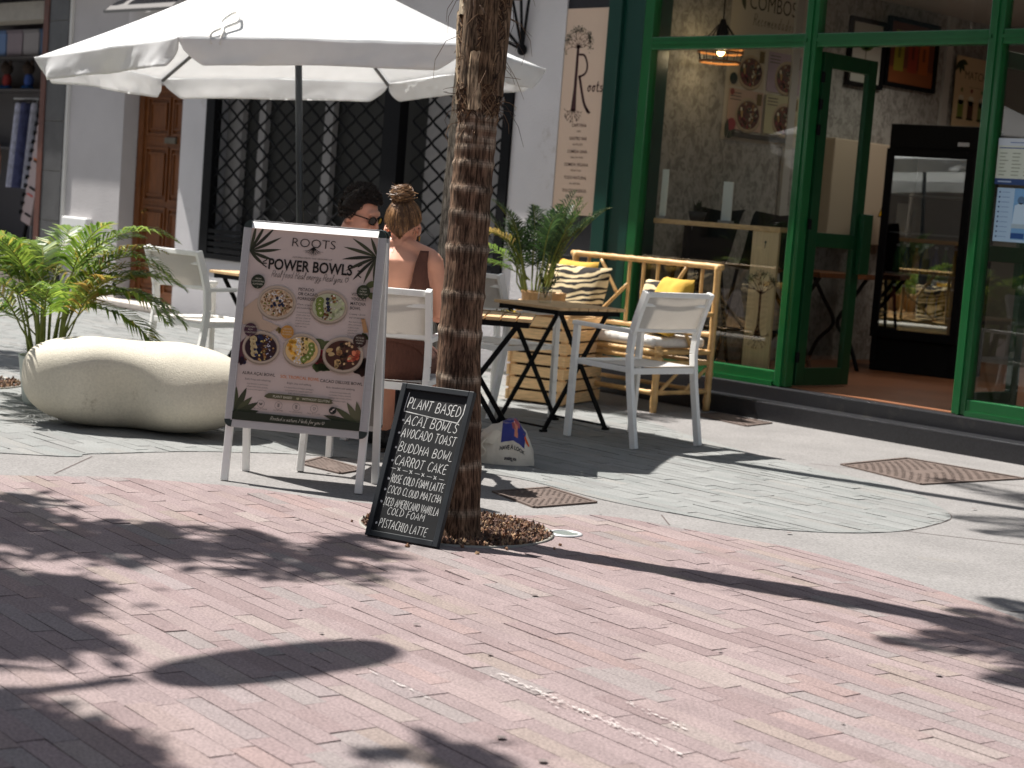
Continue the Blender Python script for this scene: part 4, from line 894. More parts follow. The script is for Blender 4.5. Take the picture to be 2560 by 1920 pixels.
# ------------------------------------------------------------------ white armchairs (front is local +y)
def make_chair(loc, rz, label):
    t = thing('patio_chair', label, 'chair', loc, rz, 'white metal patio chairs')
    W = .27; m = MT['white']
    for s in (-1, 1):
        x = s*W
        mb = MB(); mb.bar((x, .25, 0), (x, .235, .655), .028, .04); mb.build('leg', m, t, bevel=.004)
        mb = MB(); P = [(x, -.275, 0), (x, -.205, .36), (x, -.185, .52), (x, -.195, .64), (x, -.225, .74), (x, -.275, .875)]
        for a, b in zip(P, P[1:]): mb.bar(a, b, .028, .042, (0, 1, .2))
        mb.build('leg', m, t, bevel=.003)
        mb = MB(); mb.bar((x, .262, .655), (x, -.20, .645), .04, .024); mb.build('arm', m, t, bevel=.005)
    mb = MB(); mb.bar((-W+.014, -.2, .425), (W-.014, -.2, .425), .025, .035); mb.bar((-W+.014, .235, .435), (W-.014, .235, .435), .025, .035)
    for s in (-1, 1): mb.bar((s*(W-.022), -.2, .428), (s*(W-.022), .235, .436), .03, .03)
    mb.build('seat_frame', m, t, bevel=.004)
    mb = MB(); mb.bar((-W+.014, -.268, .858), (W-.014, -.268, .858), .022, .03); mb.bar((-W+.014, -.246, .80), (W-.014, -.246, .80), .016, .02); mb.bar((-W+.014, -.196, .655), (W-.014, -.196, .655), .018, .022); mb.build('back_frame', m, t, bevel=.004)
    mb = MB(); mb.grid(lambda u, v: Vector((lerp(-W+.012, W-.012, u), lerp(-.21, .25, v), .452-.02*math.sin(math.pi*u)*math.sin(math.pi*v)-(.02*sm(.85, 1, v)))), 10, 12); o = mb.build('seat', MT['sling'], t, True); q = o.modifiers.new('thick', 'SOLIDIFY'); q.thickness = .003
    mb = MB(); mb.grid(lambda u, v: Vector((lerp(-W+.012, W-.012, u), interp([(0, -.200), (.4, -.228), (1, -.276)], v) + .006 - .022*math.sin(math.pi*u)*math.sin(math.pi*v), lerp(.64, .868, v))), 10, 10); o = mb.build('backrest', MT['sling'], t, True); q = o.modifiers.new('thick', 'SOLIDIFY'); q.thickness = .003
    return t
ch0 = make_chair((-6.86, 7.53, 0), R(90), 'white chair at the right of the wooden table, standing nearest the shop door')
copy_thing(ch0, (-8.06, 7.55, 0), R(0), 'white chair half hidden behind the palm trunk, beside the slatted planter')
copy_thing(ch0, (-9.30, 6.22, 0), R(2), 'white chair standing empty behind the pale stone seat, left of the menu stand')
copy_thing(ch0, (-6.44, 5.28, 0), R(38), 'white chair on which the woman in brown sits')
copy_thing(ch0, (-7.60, 5.92, 0), R(-68), 'white chair of the man with sunglasses, behind the menu stand')

# ------------------------------------------------------------------ folding bistro tables
def make_table(loc, rz, label):
    t = thing('bistro_table', label, 'table', loc, rz, 'folding bistro tables')
    mb = MB(); H = .73; hf = .28
    for k in range(7):
        x = -hf + k*(2*hf/7); mb.box((x+.004, -hf, H-.018), (x+2*hf/7-.004, hf, H))
    mb.build('tabletop', MT['wood2'], t, bevel=.003)
    mb = MB()
    for s in (-1, 1): mb.box((-hf+.02, s*.235-.012, H-.048), (hf-.02, s*.235+.012, H-.0185)); 
    mb.box((-hf+.02, -.223, H-.045), (-hf+.035, .223, H-.02)); mb.box((hf-.035, -.223, H-.045), (hf-.02, .223, H-.02)); mb.build('apron', MT['black'], t)
    for s in (-1, 1):
        for q in (-1, 1):
            y = s*(.215 if q > 0 else .195)
            MB().bar((q*.25, y, .006), (-q*.2, y, H-.045), .012, .026, (1, 0, 0)).build('leg', MT['black'], t)
    for q, y in ((-1, .195), (1, .215)):
        MB().tube([(q*.24, -y, .028), (q*.24, y, .028)], .007, 6).build('foot_bar', MT['black'], t)
        mb = MB()
        for s in (-1, 1): mb.box((q*.25-.022, s*y-.012, 0), (q*.25+.022, s*y+.012, .014))
        mb.build('foot_cap', MT['black'], t)
    return t
tb0 = make_table((-7.46, 7.47, 0), R(90), 'square wooden bistro table carrying the jar of greenery, before the slatted planter')
copy_thing(tb0, (-6.72, 6.16, 0), R(44), 'wooden bistro table with a tumbler, at which the couple sits')
copy_thing(tb0, (-9.45, 6.79, 0), R(90), 'wooden bistro table partly hidden by the menu stand, beside the empty chair')

# jar with sprigs, tumbler
def tumbler(name, loc, r, h, label, cat):
    t = thing(name, label, cat, loc)
    MB().lathe([(0, .001), (r*.86, .001), (r*.98, .02), (r, h*.7), (r*.97, h), (r*.92, h), (r*.93, h*.7), (r*.88, .02), (0, .016)], 24, cap=False).build('glass_body', MT['gobj'], t, True)
    return t
t = tumbler('glass_jar', (-7.52, 7.40, .73), .042, .10, 'clear glass jar holding a leafy green sprig on the far wooden table', 'jar')
mb = MB(); rr = random.Random(9)
for k in range(7):
    a = rr.uniform(0, 6.28); p0 = Vector((0, 0, .03)); p1 = Vector((.07*math.cos(a), .07*math.sin(a), .12+rr.uniform(0, .08))); mb.cc = S(70,84,44); mb.tube([p0, (p0+p1)/2+Vector((0, 0, .02)), p1], .0025, 4)
    for q in range(14):
        b = p0.lerp(p1, .5+.5*q/13); d = Vector((rr.uniform(-1, 1), rr.uniform(-1, 1), rr.uniform(-.2, 1))).normalized()*.026; s_ = d.cross(Vector((.3, .5, 1))).normalized()*.006; mb.cc = rr.choice((S(74,92,48), S(98,112,60), S(56,72,40))); mb.poly([b, b+d*.5+s_, b+d, b+d*.5-s_])
mb.build('sprig', MT['leaf'], t)
t = tumbler('tumbler', (-6.76, 5.97, .73), .044, .085, 'clear glass tumbler at the near edge of the couple\'s table', 'glass'); 
MB().lathe([(0, .018), (.037, .02), (.038, .03), (0, .032)], 20, cap=False).build('drink', mat('water dregs', S(150,140,120), .2), t, True)
t = thing('flower_sprig', 'small dried sprig lying on the couple\'s table by the tumbler', 'sprig', (-6.62, 6.16, .735))
mb = MB(); mb.cc = S(120,104,70); mb.tube([(-.09, -.07, .004), (.0, 0, .012), (.1, .08, .006)], .0025, 5)
for k in range(10): 
    b = Vector((.1-.01*k, .08-.008*k, .008)); d = Vector((rnd.uniform(-.03, .03), rnd.uniform(-.03, .03), .012)); mb.cc = S(188,170,70) if k < 4 else S(80,84,50); mb.poly([b, b+d+Vector((.006, 0, 0)), b+d*1.4, b+d-Vector((.006, 0, 0))])
mb.build('stalk', MT['leaf'], t)

# ------------------------------------------------------------------ palm fronds
GREENS = [S(104,130,46), S(122,148,54), S(80,108,40), S(140,160,66), S(92,120,50)]
def frond(mb, base, az, el, L, droop, n, ll, cols, wd=.012, seed=0, t0=.12, vee=.55, stemc=None, stemr=.005, yel=.06):
    rr = random.Random(seed); P = []; T = []; p = Vector(base); e = el; N = 24; a = az + 0.0; tw = rr.uniform(-.25, .25)
    for i in range(N+1):
        d = Vector((math.cos(a)*math.cos(e), math.sin(a)*math.cos(e), math.sin(e))); P.append(p.copy()); T.append(d); p += d*(L/N); e -= droop/N*(.4+1.2*i/N); a += tw/N
    mb.cc = stemc or S(128,134,60); mb.tube(P, [stemr*(1-.75*i/N) for i in range(N+1)], 5, cap=False)
    for k in range(n):
        t = t0+(1-t0)*(k+.5)/n; i = min(N-1, int(t*N)); b = P[i].lerp(P[i+1], t*N-i); d = T[i]
        side = d.cross(Vector((0, 0, 1)));
        if side.length < .05: side = Vector((-math.sin(az), math.cos(az), 0))
        side.normalize(); upv = side.cross(d).normalized()
        ln = ll*(math.sin(math.pi*min(1, .12+t*.9))**.6)*rr.uniform(.85, 1.1)
        for s in (-1, 1):
            dr = (d*(.45+.5*t) + side*s*(1-.35*t) + upv*vee*.5 + Vector((rr.uniform(-.1, .1), rr.uniform(-.1, .1), rr.uniform(-.12, .05)))).normalized()
            w1 = dr.cross(upv).normalized()*wd*.5; mid = b+dr*ln*.5; tip = b+dr*ln-Vector((0, 0, ln*rr.uniform(.16, .42)))
            c = rr.choice(cols) if rr.random() > yel else S(166,158,70); q = rr.uniform(.7, 1.3); mb.cc = (c[0]*q, c[1]*q, c[2]*q)
            b_ = mb.add([b-w1*.3, b+w1*.3, mid+w1, mid-w1, tip]); mb.face((b_, b_+1, b_+2, b_+3)); mb.face((b_+3, b_+2, b_+4))

# potted areca behind the stone seat
PX, PY = -8.83, 4.88
pot = thing('plant_pot', 'pale sage tapered pot behind the left end of the stone seat', 'plant pot', (PX, PY, 0))
MB().lathe([(.105, 0), (.115, .02), (.145, .255), (.15, .27), (.138, .27), (.133, .235), (0.0, .232)], 32, cap=False).build('pot_body', MT['pot'], pot, True)
MB().lathe([(0, .238), (.133, .236)], 24, cap=False).build('soil', MT['soil'], pot)
t = thing('areca_palm', 'bushy bright green areca palm growing from the sage pot at the left', 'potted palm', (PX, PY, .236))
mb = MB(); st = MB(); rr = random.Random(21)
for k in range(30):
    a = rr.uniform(0, 6.283); r_ = .09*math.sqrt(rr.random()); hgt = rr.uniform(.12, .40); lean = rr.uniform(.01, .10)
    b0 = Vector((r_*math.cos(a), r_*math.sin(a), 0)); b1 = b0 + Vector((math.cos(a)*lean, math.sin(a)*lean, hgt))
    st.tube([b0, b0.lerp(b1, .5)+Vector((0, 0, .03)), b1], [.009, .007, .005], 6, cap=False)
    cols = GREENS if k % 7 else [S(150,150,64), S(120,136,60), S(168,140,70)]
    frond(mb, b1, a+rr.uniform(-.6, .6), rr.uniform(.45, 1.35), rr.uniform(.5, .78), rr.uniform(1.1, 2.2), 26, .2, cols, .017, seed=k*13+1, t0=.22)
for az, el, L_, dr in ((.5, 1.2, .95, 1.9), (.8, .7, .8, 1.4), (-2.4, .8, .9, 1.6), (3.4, 1.0, .9, 1.9), (-2.9, .6, .8, 1.4), (1.0, .45, .8, 1.5), (.6, .2, .7, 1.3)): frond(mb, (0.03, .02, .3), az, el, L_, dr, 32, .22, GREENS + [S(130,150,60)], .018, seed=int(az*31), t0=.25)
st.build('stems', MT['stem'], t, True); mb.build('fronds', MT['leaf'], t)

# slatted planter with a kentia palm
C0 = Vector((-8.20, 8.31)); eu = Vector((-.93, -.36)); ev = Vector((-.39, .92))
pc_ = C0 + eu*.2 + ev*.3
t = thing('slatted_planter', 'tall pine planter of horizontal slats holding the dark green palm', 'planter', (pc_.x, pc_.y, 0), math.atan2(-eu.y, -eu.x))
mb = MB(); hx, hy = .2, .3
for sx in (-1, 1):
    for sy in (-1, 1): MB().box((sx*(hx-.022)-.02, sy*(hy-.022)-.02, 0), (sx*(hx-.022)+.02, sy*(hy-.022)+.02, .60)).build('corner_post', MT['pine'], t, bevel=.003)
mb = MB(); rr = random.Random(2)
for k in range(7):
    z = .01+.083*k; j = rr.uniform(-.004, .004)
    for sx in (-1, 1): mb.box((sx*hx-.009*sx-.009, -hy-.012+j, z), (sx*hx-.009*sx+.009, hy+.012+j, z+.07))
    for sy in (-1, 1): mb.box((-hx+.019, sy*hy-.009*sy-.009, z+.002), (hx-.019, sy*hy-.009*sy+.009, z+.069))
mb.xf(Matrix.Scale(1.045, 4, (1, 0, 0)) @ Matrix.Scale(1.03, 4, (0, 1, 0))); mb.build('slats', MT['pine'], t, bevel=.003)
MB().box((-hx+.03, -hy+.03, .05), (hx-.03, hy-.03, .52)).build('liner', mat('dark liner', S(60,48,40), .9), t)
MB().lathe([(.13, .5), (.15, .72), (.155, .735), (.14, .735), (.13, .70), (0, .69)], 24, (-.055, -.155, 0), cap=False).build('inner_pot', mat('pale wooden tub', S(190,146,96), .6, var=.15, streak=(6,6,1)), t, True)
t = thing('kentia_palm', 'dark green palm with a few dried yellow fronds, in the slatted planter', 'potted palm', (pc_.x-.115, pc_.y-.14, .7))
mb = MB(); st = MB(); rr = random.Random(5)
DG = [S(42,62,34), S(52,74,40), S(36,54,32), S(62,84,46)]
for k in range(26):
    a = rr.uniform(0, 6.283); b0 = Vector((.07*math.cos(a), .07*math.sin(a), 0)); b1 = b0+Vector((.05*math.cos(a), .05*math.sin(a), rr.uniform(.06, .2))); st.tube([b0, b1], [.008, .005], 5, cap=False)
    frond(mb, b1, a+rr.uniform(-.5, .5), rr.uniform(1.05, 1.52), rr.uniform(.38, .60), rr.uniform(.4, 1.1), 22, .15, DG, .011, seed=300+k, t0=.2, vee=.9, yel=.0)
frond(mb, (.05, .05, .1), .72, 1.12, .66, .5, 22, .16, DG, .018, seed=77, t0=.5, vee=1.0, yel=0)
for az in (-2.2, -2.6, -1.8): frond(mb, (-.03, -.05, .1), az, 1.3, .75, 2.9, 24, .17, [S(186,160,90), S(168,140,76), S(150,130,70)], .012, seed=int(az*50), t0=.35)
frond(mb, (-.05, 0, .1), -2.9, .7, .7, 1.2, 26, .18, [S(110,140,60), S(130,160,70)], .014, seed=91, t0=.2); frond(mb, (-.05, 0, .1), -2.4, .5, .6, 1.2, 26, .18, [S(110,140,60), S(90,120,50)], .014, seed=92, t0=.2)
st.build('stems', MT['stem'], t, True); mb.build('fronds', MT['leaf'], t)

# ------------------------------------------------------------------ bamboo bench with cushions
BX0, BX1, BYF, BYB = -9.20, -7.84, 8.80, 9.34
t = thing('bamboo_bench', 'bamboo cane bench with a white seat cushion against the shop front', 'bench', (-8.48, 9.07, 0))
ox, oy = -8.48, 9.07
def cane(mb, a, b, r=.016):
    a = Vector(a); b = Vector(b); L_ = (b-a).length; n = max(2, int(L_/.035)); P = [a.lerp(b, i/n) for i in range(n+1)]
    Rr = [r*(1.14 if i % 5 == 2 else (1.0 if i % 2 else .985)) for i in range(n+1)]; mb.tube(P, Rr, 9)
x0, x1, yf, yb = BX0-ox, BX1-ox, BYF-oy, BYB-oy
for x, y, h in ((x0, yf, .62), (x1, yf, .44), (x0, yb, 1.0), (x1, yb, 1.0)):
    mb = MB(); cane(mb, (x, y, 0), (x, y, h), .024); mb.build('leg', MT['bamboo'], t, True)
mb = MB()
cane(mb, (x0-.04, yb, .985), (x1+.04, yb, .985), .021); cane(mb, (x0, yb, .52), (x1, yb, .52), .017)
xs_ = [x0 + (x1-x0)*k/10 for k in range(11)]
for k in (1, 4, 5, 6, 9): cane(mb, (xs_[k], yb, .52), (xs_[k], yb, .975), .013)
for a, b in (((xs_[2], .96), (xs_[3]+.05, .72)), ((xs_[4], .80), (xs_[1]+.1, .53)), ((xs_[8], .96), (xs_[7]-.02, .74)), ((xs_[6], .8), (xs_[9]-.08, .53))): cane(mb, (a[0], yb-.012, a[1]), (b[0], yb-.012, b[1]), .013)
mb.build('backrest', MT['bamboo'], t, True)
mb = MB()
for z in (.40, .355, .31): cane(mb, (x0-.03, yf-.01, z), (x1+.05, yf-.01, z), .018); 
for z in (.40, .33): cane(mb, (x0, yb, z), (x1, yb, z), .016); cane(mb, (x1, yf, z), (x1, yb, z), .016); cane(mb, (x0, yf, z), (x0, yb, z), .016)
for k in range(9): cane(mb, (lerp(x0+.05, x1-.05, k/8), yf, .405), (lerp(x0+.05, x1-.05, k/8), yb, .405), .012)
mb.build('seat_frame', MT['bamboo'], t, True)
mb = MB()
cane(mb, (x0, yf, .13), (x1, yf, .13), .017); cane(mb, (x1, yf, .13), (x1, yb, .13), .015); cane(mb, (x0, yf, .13), (x0, yb, .13), .015); cane(mb, (x0, yb, .13), (x1, yb, .13), .015)
cane(mb, (x1, yf+.05, .14), (x1, yf+.25, .29), .012); cane(mb, (x1, yb-.04, .29), (x1, yb-.24, .14), .012)
for y in (yf, yb): pass
mb.build('stretcher', MT['bamboo'], t, True)
mb = MB(); cane(mb, (x1, yb, .66), (x1, yf+.16, .66), .016); cane(mb, (x1, yf+.17, .66), (x1, yf+.34, .42), .013); cane(mb, (x0, yb, .62), (x0, yf, .62), .016); mb.build('arm', MT['bamboo'], t, True)
def pillow(mb, w_, h_, d_, n=16, seed=0):
    def f(sg):
        def g(u, v):
            a, b = u*2-1, v*2-1; q = ((1-a**4)*(1-b**4)); q = max(q, 0)**.55
            return Vector((a*w_/2*(1-.07*(1-abs(b))**1.5*0-.05*b*b*0), sg*d_/2*q + .006*mnoise.noise(Vector((a*3+seed, b*3, sg)))*q*2, b*h_/2*(1-.06*(1-a*a)*(1 if abs(b) > .9 else 0))))
        return g
    mb.grid(f(-1), n, n); mb.grid(f(1), n, n)
def soft_box(mb, a, b, r):
    pass
c_ = MB().box((x0+.03, yf-.015, .425), (x1-.03, yb-.03, .495)).build('seat_cushion', MT['cushion'], t, True, bevel=.025)
mtg = bpy.data.materials.new('tiger stripe fabric'); mtg.use_nodes = True; n = mtg.node_tree.nodes; L = mtg.node_tree.links; p = n['Principled BSDF']; p.inputs['Roughness'].default_value = .9
tc = n.new('ShaderNodeTexCoord'); mp = n.new('ShaderNodeMapping'); mp.inputs['Scale'].default_value = (1.2, 1, 3.2); mp.inputs['Rotation'].default_value = (0, .35, 0); L.new(tc.outputs['Object'], mp.inputs[0])
wv = n.new('ShaderNodeTexWave'); wv.bands_direction = 'Z'; wv.inputs['Scale'].default_value = 2.6; wv.inputs['Distortion'].default_value = 13; wv.inputs['Detail'].default_value = 2.5; wv.inputs['Detail Scale'].default_value = 1.1; L.new(mp.outputs[0], wv.inputs[0])
rp = n.new('ShaderNodeValToRGB'); rp.color_ramp.elements[0].position = .38; rp.color_ramp.elements[1].position = .5; rp.color_ramp.elements[0].color = (*S(34,28,24), 1); rp.color_ramp.elements[1].color = (*S(224,202,160), 1); L.new(wv.outputs[0], rp.inputs[0]); L.new(rp.outputs[0], p.inputs['Base Color'])
MT['yellow'] = mat('mustard velvet', S(206,164,62), .85, var=.1, scale=8)
def put_pillow(name, lab, m, loc, rz, tilt, w_, h_, d_, seed):
    mb = MB(); pillow(mb, w_, h_, d_, 18, seed); mb.xf(Matrix.Rotation(R(tilt), 4, 'X')); o = mb.build(name, m, None, True, loc=loc); o.rotation_euler = (0, 0, R(rz)); return tag(o, lab, 'cushion', 'cushions on the bamboo bench')
put_pillow('cushion', 'big tiger striped cushion at the left end of the bamboo bench', mtg, (-8.84, 8.96, .70), 12, -20, .54, .45, .18, 1)
put_pillow('cushion', 'mustard cushion tucked behind the big tiger striped one', MT['yellow'], (-9.02, 9.14, .72), -4, -14, .42, .46, .13, 2)
put_pillow('cushion', 'small tiger striped cushion leaning at the right end of the bench', mtg, (-8.12, 9.10, .675), 10, -18, .34, .40, .13, 3)
put_pillow('cushion', 'mustard cushion in front at the right end of the bench', MT['yellow'], (-7.955, 8.99, .70), -16, -22, .36, .42, .15, 4)

# ------------------------------------------------------------------ pebble shaped concrete seat
bd = Vector((.683, .726)); 
t_ = MB(); NU, NV = 72, 40
def bean(u, v):
    a = u*6.283; f_ = -math.pi/2 + math.pi*v
    ca, sa = math.cos(a), math.sin(a); cf_, sf = math.cos(f_), math.sin(f_)
    sgn = lambda q, e: math.copysign(abs(q)**e, q)
    x = .585*sgn(ca, .84)*sgn(cf_, .74 - .16*abs(ca)); tt = x/.585
    hw = .30 + .03*tt - .06*math.exp(-((tt+.05)/.30)**2)
    top = .462 - .035*sm(.25, 1, tt) - .012*math.exp(-((tt+.02)/.28)**2)
    z = top/2 + top/2*sgn(sf, .64 if sf > 0 else .72)
    y = hw*sgn(sa, .95)*sgn(cf_, .74)
    y += .07*math.exp(-((tt+.02)/.30)**2)*sm(.40, .1, z) - .05*sm(-.1, .6, tt)*sm(.42, .12, z) + .03*sm(-.1, .6, tt)*sm(.2, .45, z)
    if sf < 0: y *= 1 - .14*sf*sf
    x -= .03*sm(.25, 0, z)*(1 if tt < 0 else -1)*-1*abs(tt)
    return Vector((x, y, max(z, .0)))
t_.grid(bean, NU, NV, True)
o = t_.build('stone_seat', MT['concrete_b'], None, True, loc=(-7.87, 4.87, 0)); o.rotation_euler = (0, 0, math.atan2(bd.y, bd.x)); tag(o, 'pale pebble shaped concrete seat with a waist, left of the menu stand', 'seat')
q = o.modifiers.new('sub', 'SUBSURF'); q.levels = 1; q.render_levels = 1

# ------------------------------------------------------------------ palms
def bark_mat(name, base, pale, grey):
    m = bpy.data.materials.new(name); m.use_nodes = True; n = m.node_tree.nodes; L = m.node_tree.links; p = n['Principled BSDF']; p.inputs['Roughness'].default_value = .9; p.inputs['Specular IOR Level'].default_value = .15
    a = n.new('ShaderNodeAttribute'); a.attribute_name = 'Col'
    tc = n.new('ShaderNodeTexCoord'); mp = n.new('ShaderNodeMapping'); mp.inputs['Scale'].default_value = (1, 1, .10); L.new(tc.outputs['Object'], mp.inputs[0])
    nz = n.new('ShaderNodeTexNoise'); nz.inputs['Scale'].default_value = 115; nz.inputs['Detail'].default_value = 5; nz.inputs['Roughness'].default_value = .65; L.new(mp.outputs[0], nz.inputs[0])
    n2 = n.new('ShaderNodeTexNoise'); n2.inputs['Scale'].default_value = 11; n2.inputs['Detail'].default_value = 5; L.new(tc.outputs['Object'], n2.inputs[0])
    rp = n.new('ShaderNodeValToRGB'); e = rp.color_ramp.elements; e[0].position = .40; e[0].color = (.26, .26, .26, 1); e[1].position = .62; e[1].color = (1.5, 1.5, 1.5, 1); L.new(nz.outputs[0], rp.inputs[0])
    rq = n.new('ShaderNodeMapRange'); rq.inputs[1].default_value = .3; rq.inputs[2].default_value = .7; rq.inputs[3].default_value = .65; rq.inputs[4].default_value = 1.35; L.new(n2.outputs[0], rq.inputs[0])
    v1 = n.new('ShaderNodeVectorMath'); v1.operation = 'MULTIPLY'; L.new(a.outputs[0], v1.inputs[0]); L.new(rp.outputs[0], v1.inputs[1])
    v2 = n.new('ShaderNodeVectorMath'); v2.operation = 'SCALE'; L.new(v1.outputs[0], v2.inputs[0]); L.new(rq.outputs[0], v2.inputs['Scale']); L.new(v2.outputs[0], p.inputs['Base Color'])
    b = n.new('ShaderNodeBump'); b.inputs['Strength'].default_value = .9; b.inputs['Distance'].default_value = .012; L.new(nz.outputs[0], b.inputs['Height']); L.new(b.outputs[0], p.inputs['Normal'])
    return m
MT['bark'] = bark_mat('palm bark', None, None, None)
MT['fibre'] = mat('palm fibre', (.2,.15,.1), .95, attr=True, var=.2, scale=30)
def palm_trunk(path, rads, rings, top, cols, parent, seed=1, nth=56, dz=.008):
    rr = random.Random(seed); mb = MB(); P = spline(path, 20)
    def at(z):
        for a, b in zip(P, P[1:]):
            if a.z <= z <= b.z: return a.lerp(b, (z-a.z)/max(1e-6, b.z-a.z))
        return P[-1]
    N = int(top/dz); rows = []
    tilt = [(rr.uniform(-.012, .012), rr.uniform(0, 6.28), rr.uniform(.6, 1.3)) for _ in rings]
    cl = []
    for j in range(N+1):
        z = j*dz; c = at(z); r0 = interp(rads, z); row = []; cr = []
        for k in range(nth):
            a = 6.283*k/nth; lip = 0.0; shade = 0.0; seg = .5
            for (zr, _w), (ta, tp, ts) in zip(rings, tilt):
                d = z - (zr + ta*math.cos(a+tp) + .008*mnoise.noise(Vector((math.cos(a)*2, math.sin(a)*2, zr*9))))
                wv = .011*_w
                if -.045 < d < .035:
                    lip = max(lip, .0046*_w*math.exp(-(d/wv)**2)*ts*(1+.7*mnoise.noise(Vector((math.cos(a)*4, math.sin(a)*4, zr*5)))))
                    lip = max(lip, .0042*_w*sm(-.045, 0, d)*(1 if d < 0 else 0))
                    shade = max(shade, (.55+.6*mnoise.noise(Vector((math.cos(a)*3, math.sin(a)*3, zr*7))))*math.exp(-((d+.004)/.0125)**2))
            fis = .0022*mnoise.noise(Vector((math.cos(a)*26, math.sin(a)*26, z*5)))+.003*mnoise.noise(Vector((math.cos(a)*7, math.sin(a)*7, z*3)))
            r = r0 + lip + fis
            row.append(c + Vector((r*math.cos(a), r*math.sin(a), 0)))
            nn = mnoise.noise(Vector((math.cos(a)*2.2, math.sin(a)*2.2, z*4+seed)))
            t1 = max(0, min(1, .5+nn*.9)); base = [lerp(p, q, t1) for p, q in zip(cols[0], cols[1])]
            cr.append(tuple(lerp(p, q, shade*.8) for p, q in zip(base, cols[2])))
        rows.append(mb.add(row)); cl.append(cr)
    for j in range(N):
        for k in range(nth):
            mb.cc = cl[j][k]; mb.face((rows[j]+k, rows[j]+(k+1) % nth, rows[j+1]+(k+1) % nth, rows[j+1]+k))
    mb.cc = cols[1]; mb.face([rows[-1]+k for k in range(nth)])
    return mb.build('trunk', MT['bark'], parent, True), at
BX, BY = -5.02, 4.546
t = thing('palm_tree', 'brown ringed palm trunk standing in the round gravel pit behind the chalkboard', 'palm tree', (BX, BY, -.01))
path = [(0,0,0),(-.01,.01,.2),(-.037,.016,.44),(-.076,.026,.76),(-.094,.047,1.06),(-.118,.068,1.37),(-.138,.09,1.68),(-.168,.115,2.06),(-.20,.14,2.5),(-.22,.16,3.3),(-.22,.17,4.3)]
rads = [(0,.112),(.05,.101),(.14,.093),(.3,.088),(.5,.087),(.8,.082),(1.1,.079),(1.4,.077),(1.6,.074),(1.75,.078),(1.95,.084),(2.2,.086),(3.8,.08)]
rings = [(.105,.7),(.29,.8),(.455,.7),(.62,.6),(.795,1.1),(.93,1.0),(1.112,1.25),(1.237,1.1),(1.342,1.3),(1.437,1.0),(1.50,.9),(1.535,.8),(1.57,.9),(1.62,.9)]
CB = (S(88,66,53), S(122,98,79), S(186,170,150))
tk, tat = palm_trunk(path, rads, rings, 4.15, CB, t, 3)
# old leaf bases and fibre mat on the upper trunk
mb = MB(); rr = random.Random(8)
FC = [S(92,70,52), S(120,94,70), S(72,54,42), S(150,124,96), S(60,46,36)]
for k in range(2600):
    z = 1.60 + 1.2*rr.random()**1.1; a = rr.uniform(0, 6.283); c = tat(z); r = interp(rads, z)*rr.uniform(.99, 1.06)
    ph = 1 if int(z*5+a*1.2) % 2 else -1
    P = []; L_ = rr.uniform(.05, .13); n_ = 5
    for i in range(n_):
        q = i/(n_-1); aa = a + ph*q*L_*6.5*rr.uniform(.8, 1.0); zz = z + q*L_*rr.uniform(.45, .9); cc = tat(zz); rad = r*(1+.03*q)+.012*math.sin(math.pi*q)*rr.random()
        P.append((cc.x+rad*math.cos(aa), cc.y+rad*math.sin(aa), zz))
    mb.cc = rr.choice(FC); mb.tube(P, rr.uniform(.0012, .003), 3, cap=False)
for k in range(110):   # stray hairs
    z = rr.uniform(1.55, 2.5); a = rr.uniform(0, 6.283); c = tat(z); r = interp(rads, z); d = Vector((math.cos(a), math.sin(a), 0)); L_ = rr.uniform(.04, .16)
    p0 = c+d*r; cv = Vector((rr.uniform(-.5, .5), rr.uniform(-.5, .5), rr.uniform(-1.2, .3)))
    mb.cc = rr.choice(FC[:3]); mb.tube([p0, p0+d*L_*.4+cv*L_*.2, p0+d*L_*.6+cv*L_*.7, p0+d*L_*.55+cv*L_*1.2], [.0016, .0014, .0012, .0007], 3, cap=False)
mb.build('fibre', MT['fibre'], t)
mb = MB()
for k, (a, z0, z1, w0, col) in enumerate(((-1.45, 1.72, 2.5, .05, S(126,106,86)), (-.55, 1.74, 2.45, .045, S(112,90,70)), (-2.5, 1.66, 2.02, .05, S(170,150,124)), (-2.2, 2.0, 2.6, .06, S(200,184,158)), (-.95, 1.64, 1.86, .035, S(180,158,130)), (-3.0, 1.60, 1.80, .035, S(190,172,146)), (.6, 1.7, 2.5, .05, S(120,98,78)), (1.8, 1.7, 2.5, .05, S(120,98,78)), (-1.1, 2.0, 2.9, .055, S(112,92,72)), (-2.9, 1.9, 2.8, .05, S(126,104,82)), (2.8, 1.8, 2.6, .05, S(120,98,78)))):
    rows = []
    for j in range(13):
        q = j/12; z = lerp(z0, z1, q); c = tat(z); r = interp(rads, z)+.003+.016*q*q; wd = w0*(1-.45*q)*(1+.1*math.sin(9*q+k)); row = []
        ad = a + .28*math.sin(2.2*q+k)*q
        for i in range(7):
            u = i/6*2-1; th = ad+u*wd/r; rad = r+.013*(1-u*u)
            row.append(Vector((c.x+rad*math.cos(th), c.y+rad*math.sin(th), z+.012*mnoise.noise(Vector((u*2, q*6, k))))))
        rows.append(mb.add(row))
    for j in range(12):
        q = rr.uniform(.8, 1.1); mb.cc = tuple(v*q for v in col)
        for i in range(6): mb.face((rows[j]+i, rows[j]+i+1, rows[j+1]+i+1, rows[j+1]+i))
mb.build('leaf_base', MT['bark'], t, True)
mb = MB(); rr = random.Random(31)
for k in range(22):
    frond(mb, tat(4.1)+Vector((0, 0, .05*rr.random())), 6.283*k/22+rr.uniform(-.2, .2), rr.uniform(.1, 1.2), rr.uniform(.6, .88), rr.uniform(.8, 1.5), 34, .24, GREENS, .026, seed=500+k, t0=.2)
mb.build('crown', MT['leaf'], t)
t = thing('palm_tree', 'slim pale grey palm trunk rising under the parasol, half behind the brown one', 'palm tree', (-7.93, 6.98, 0))
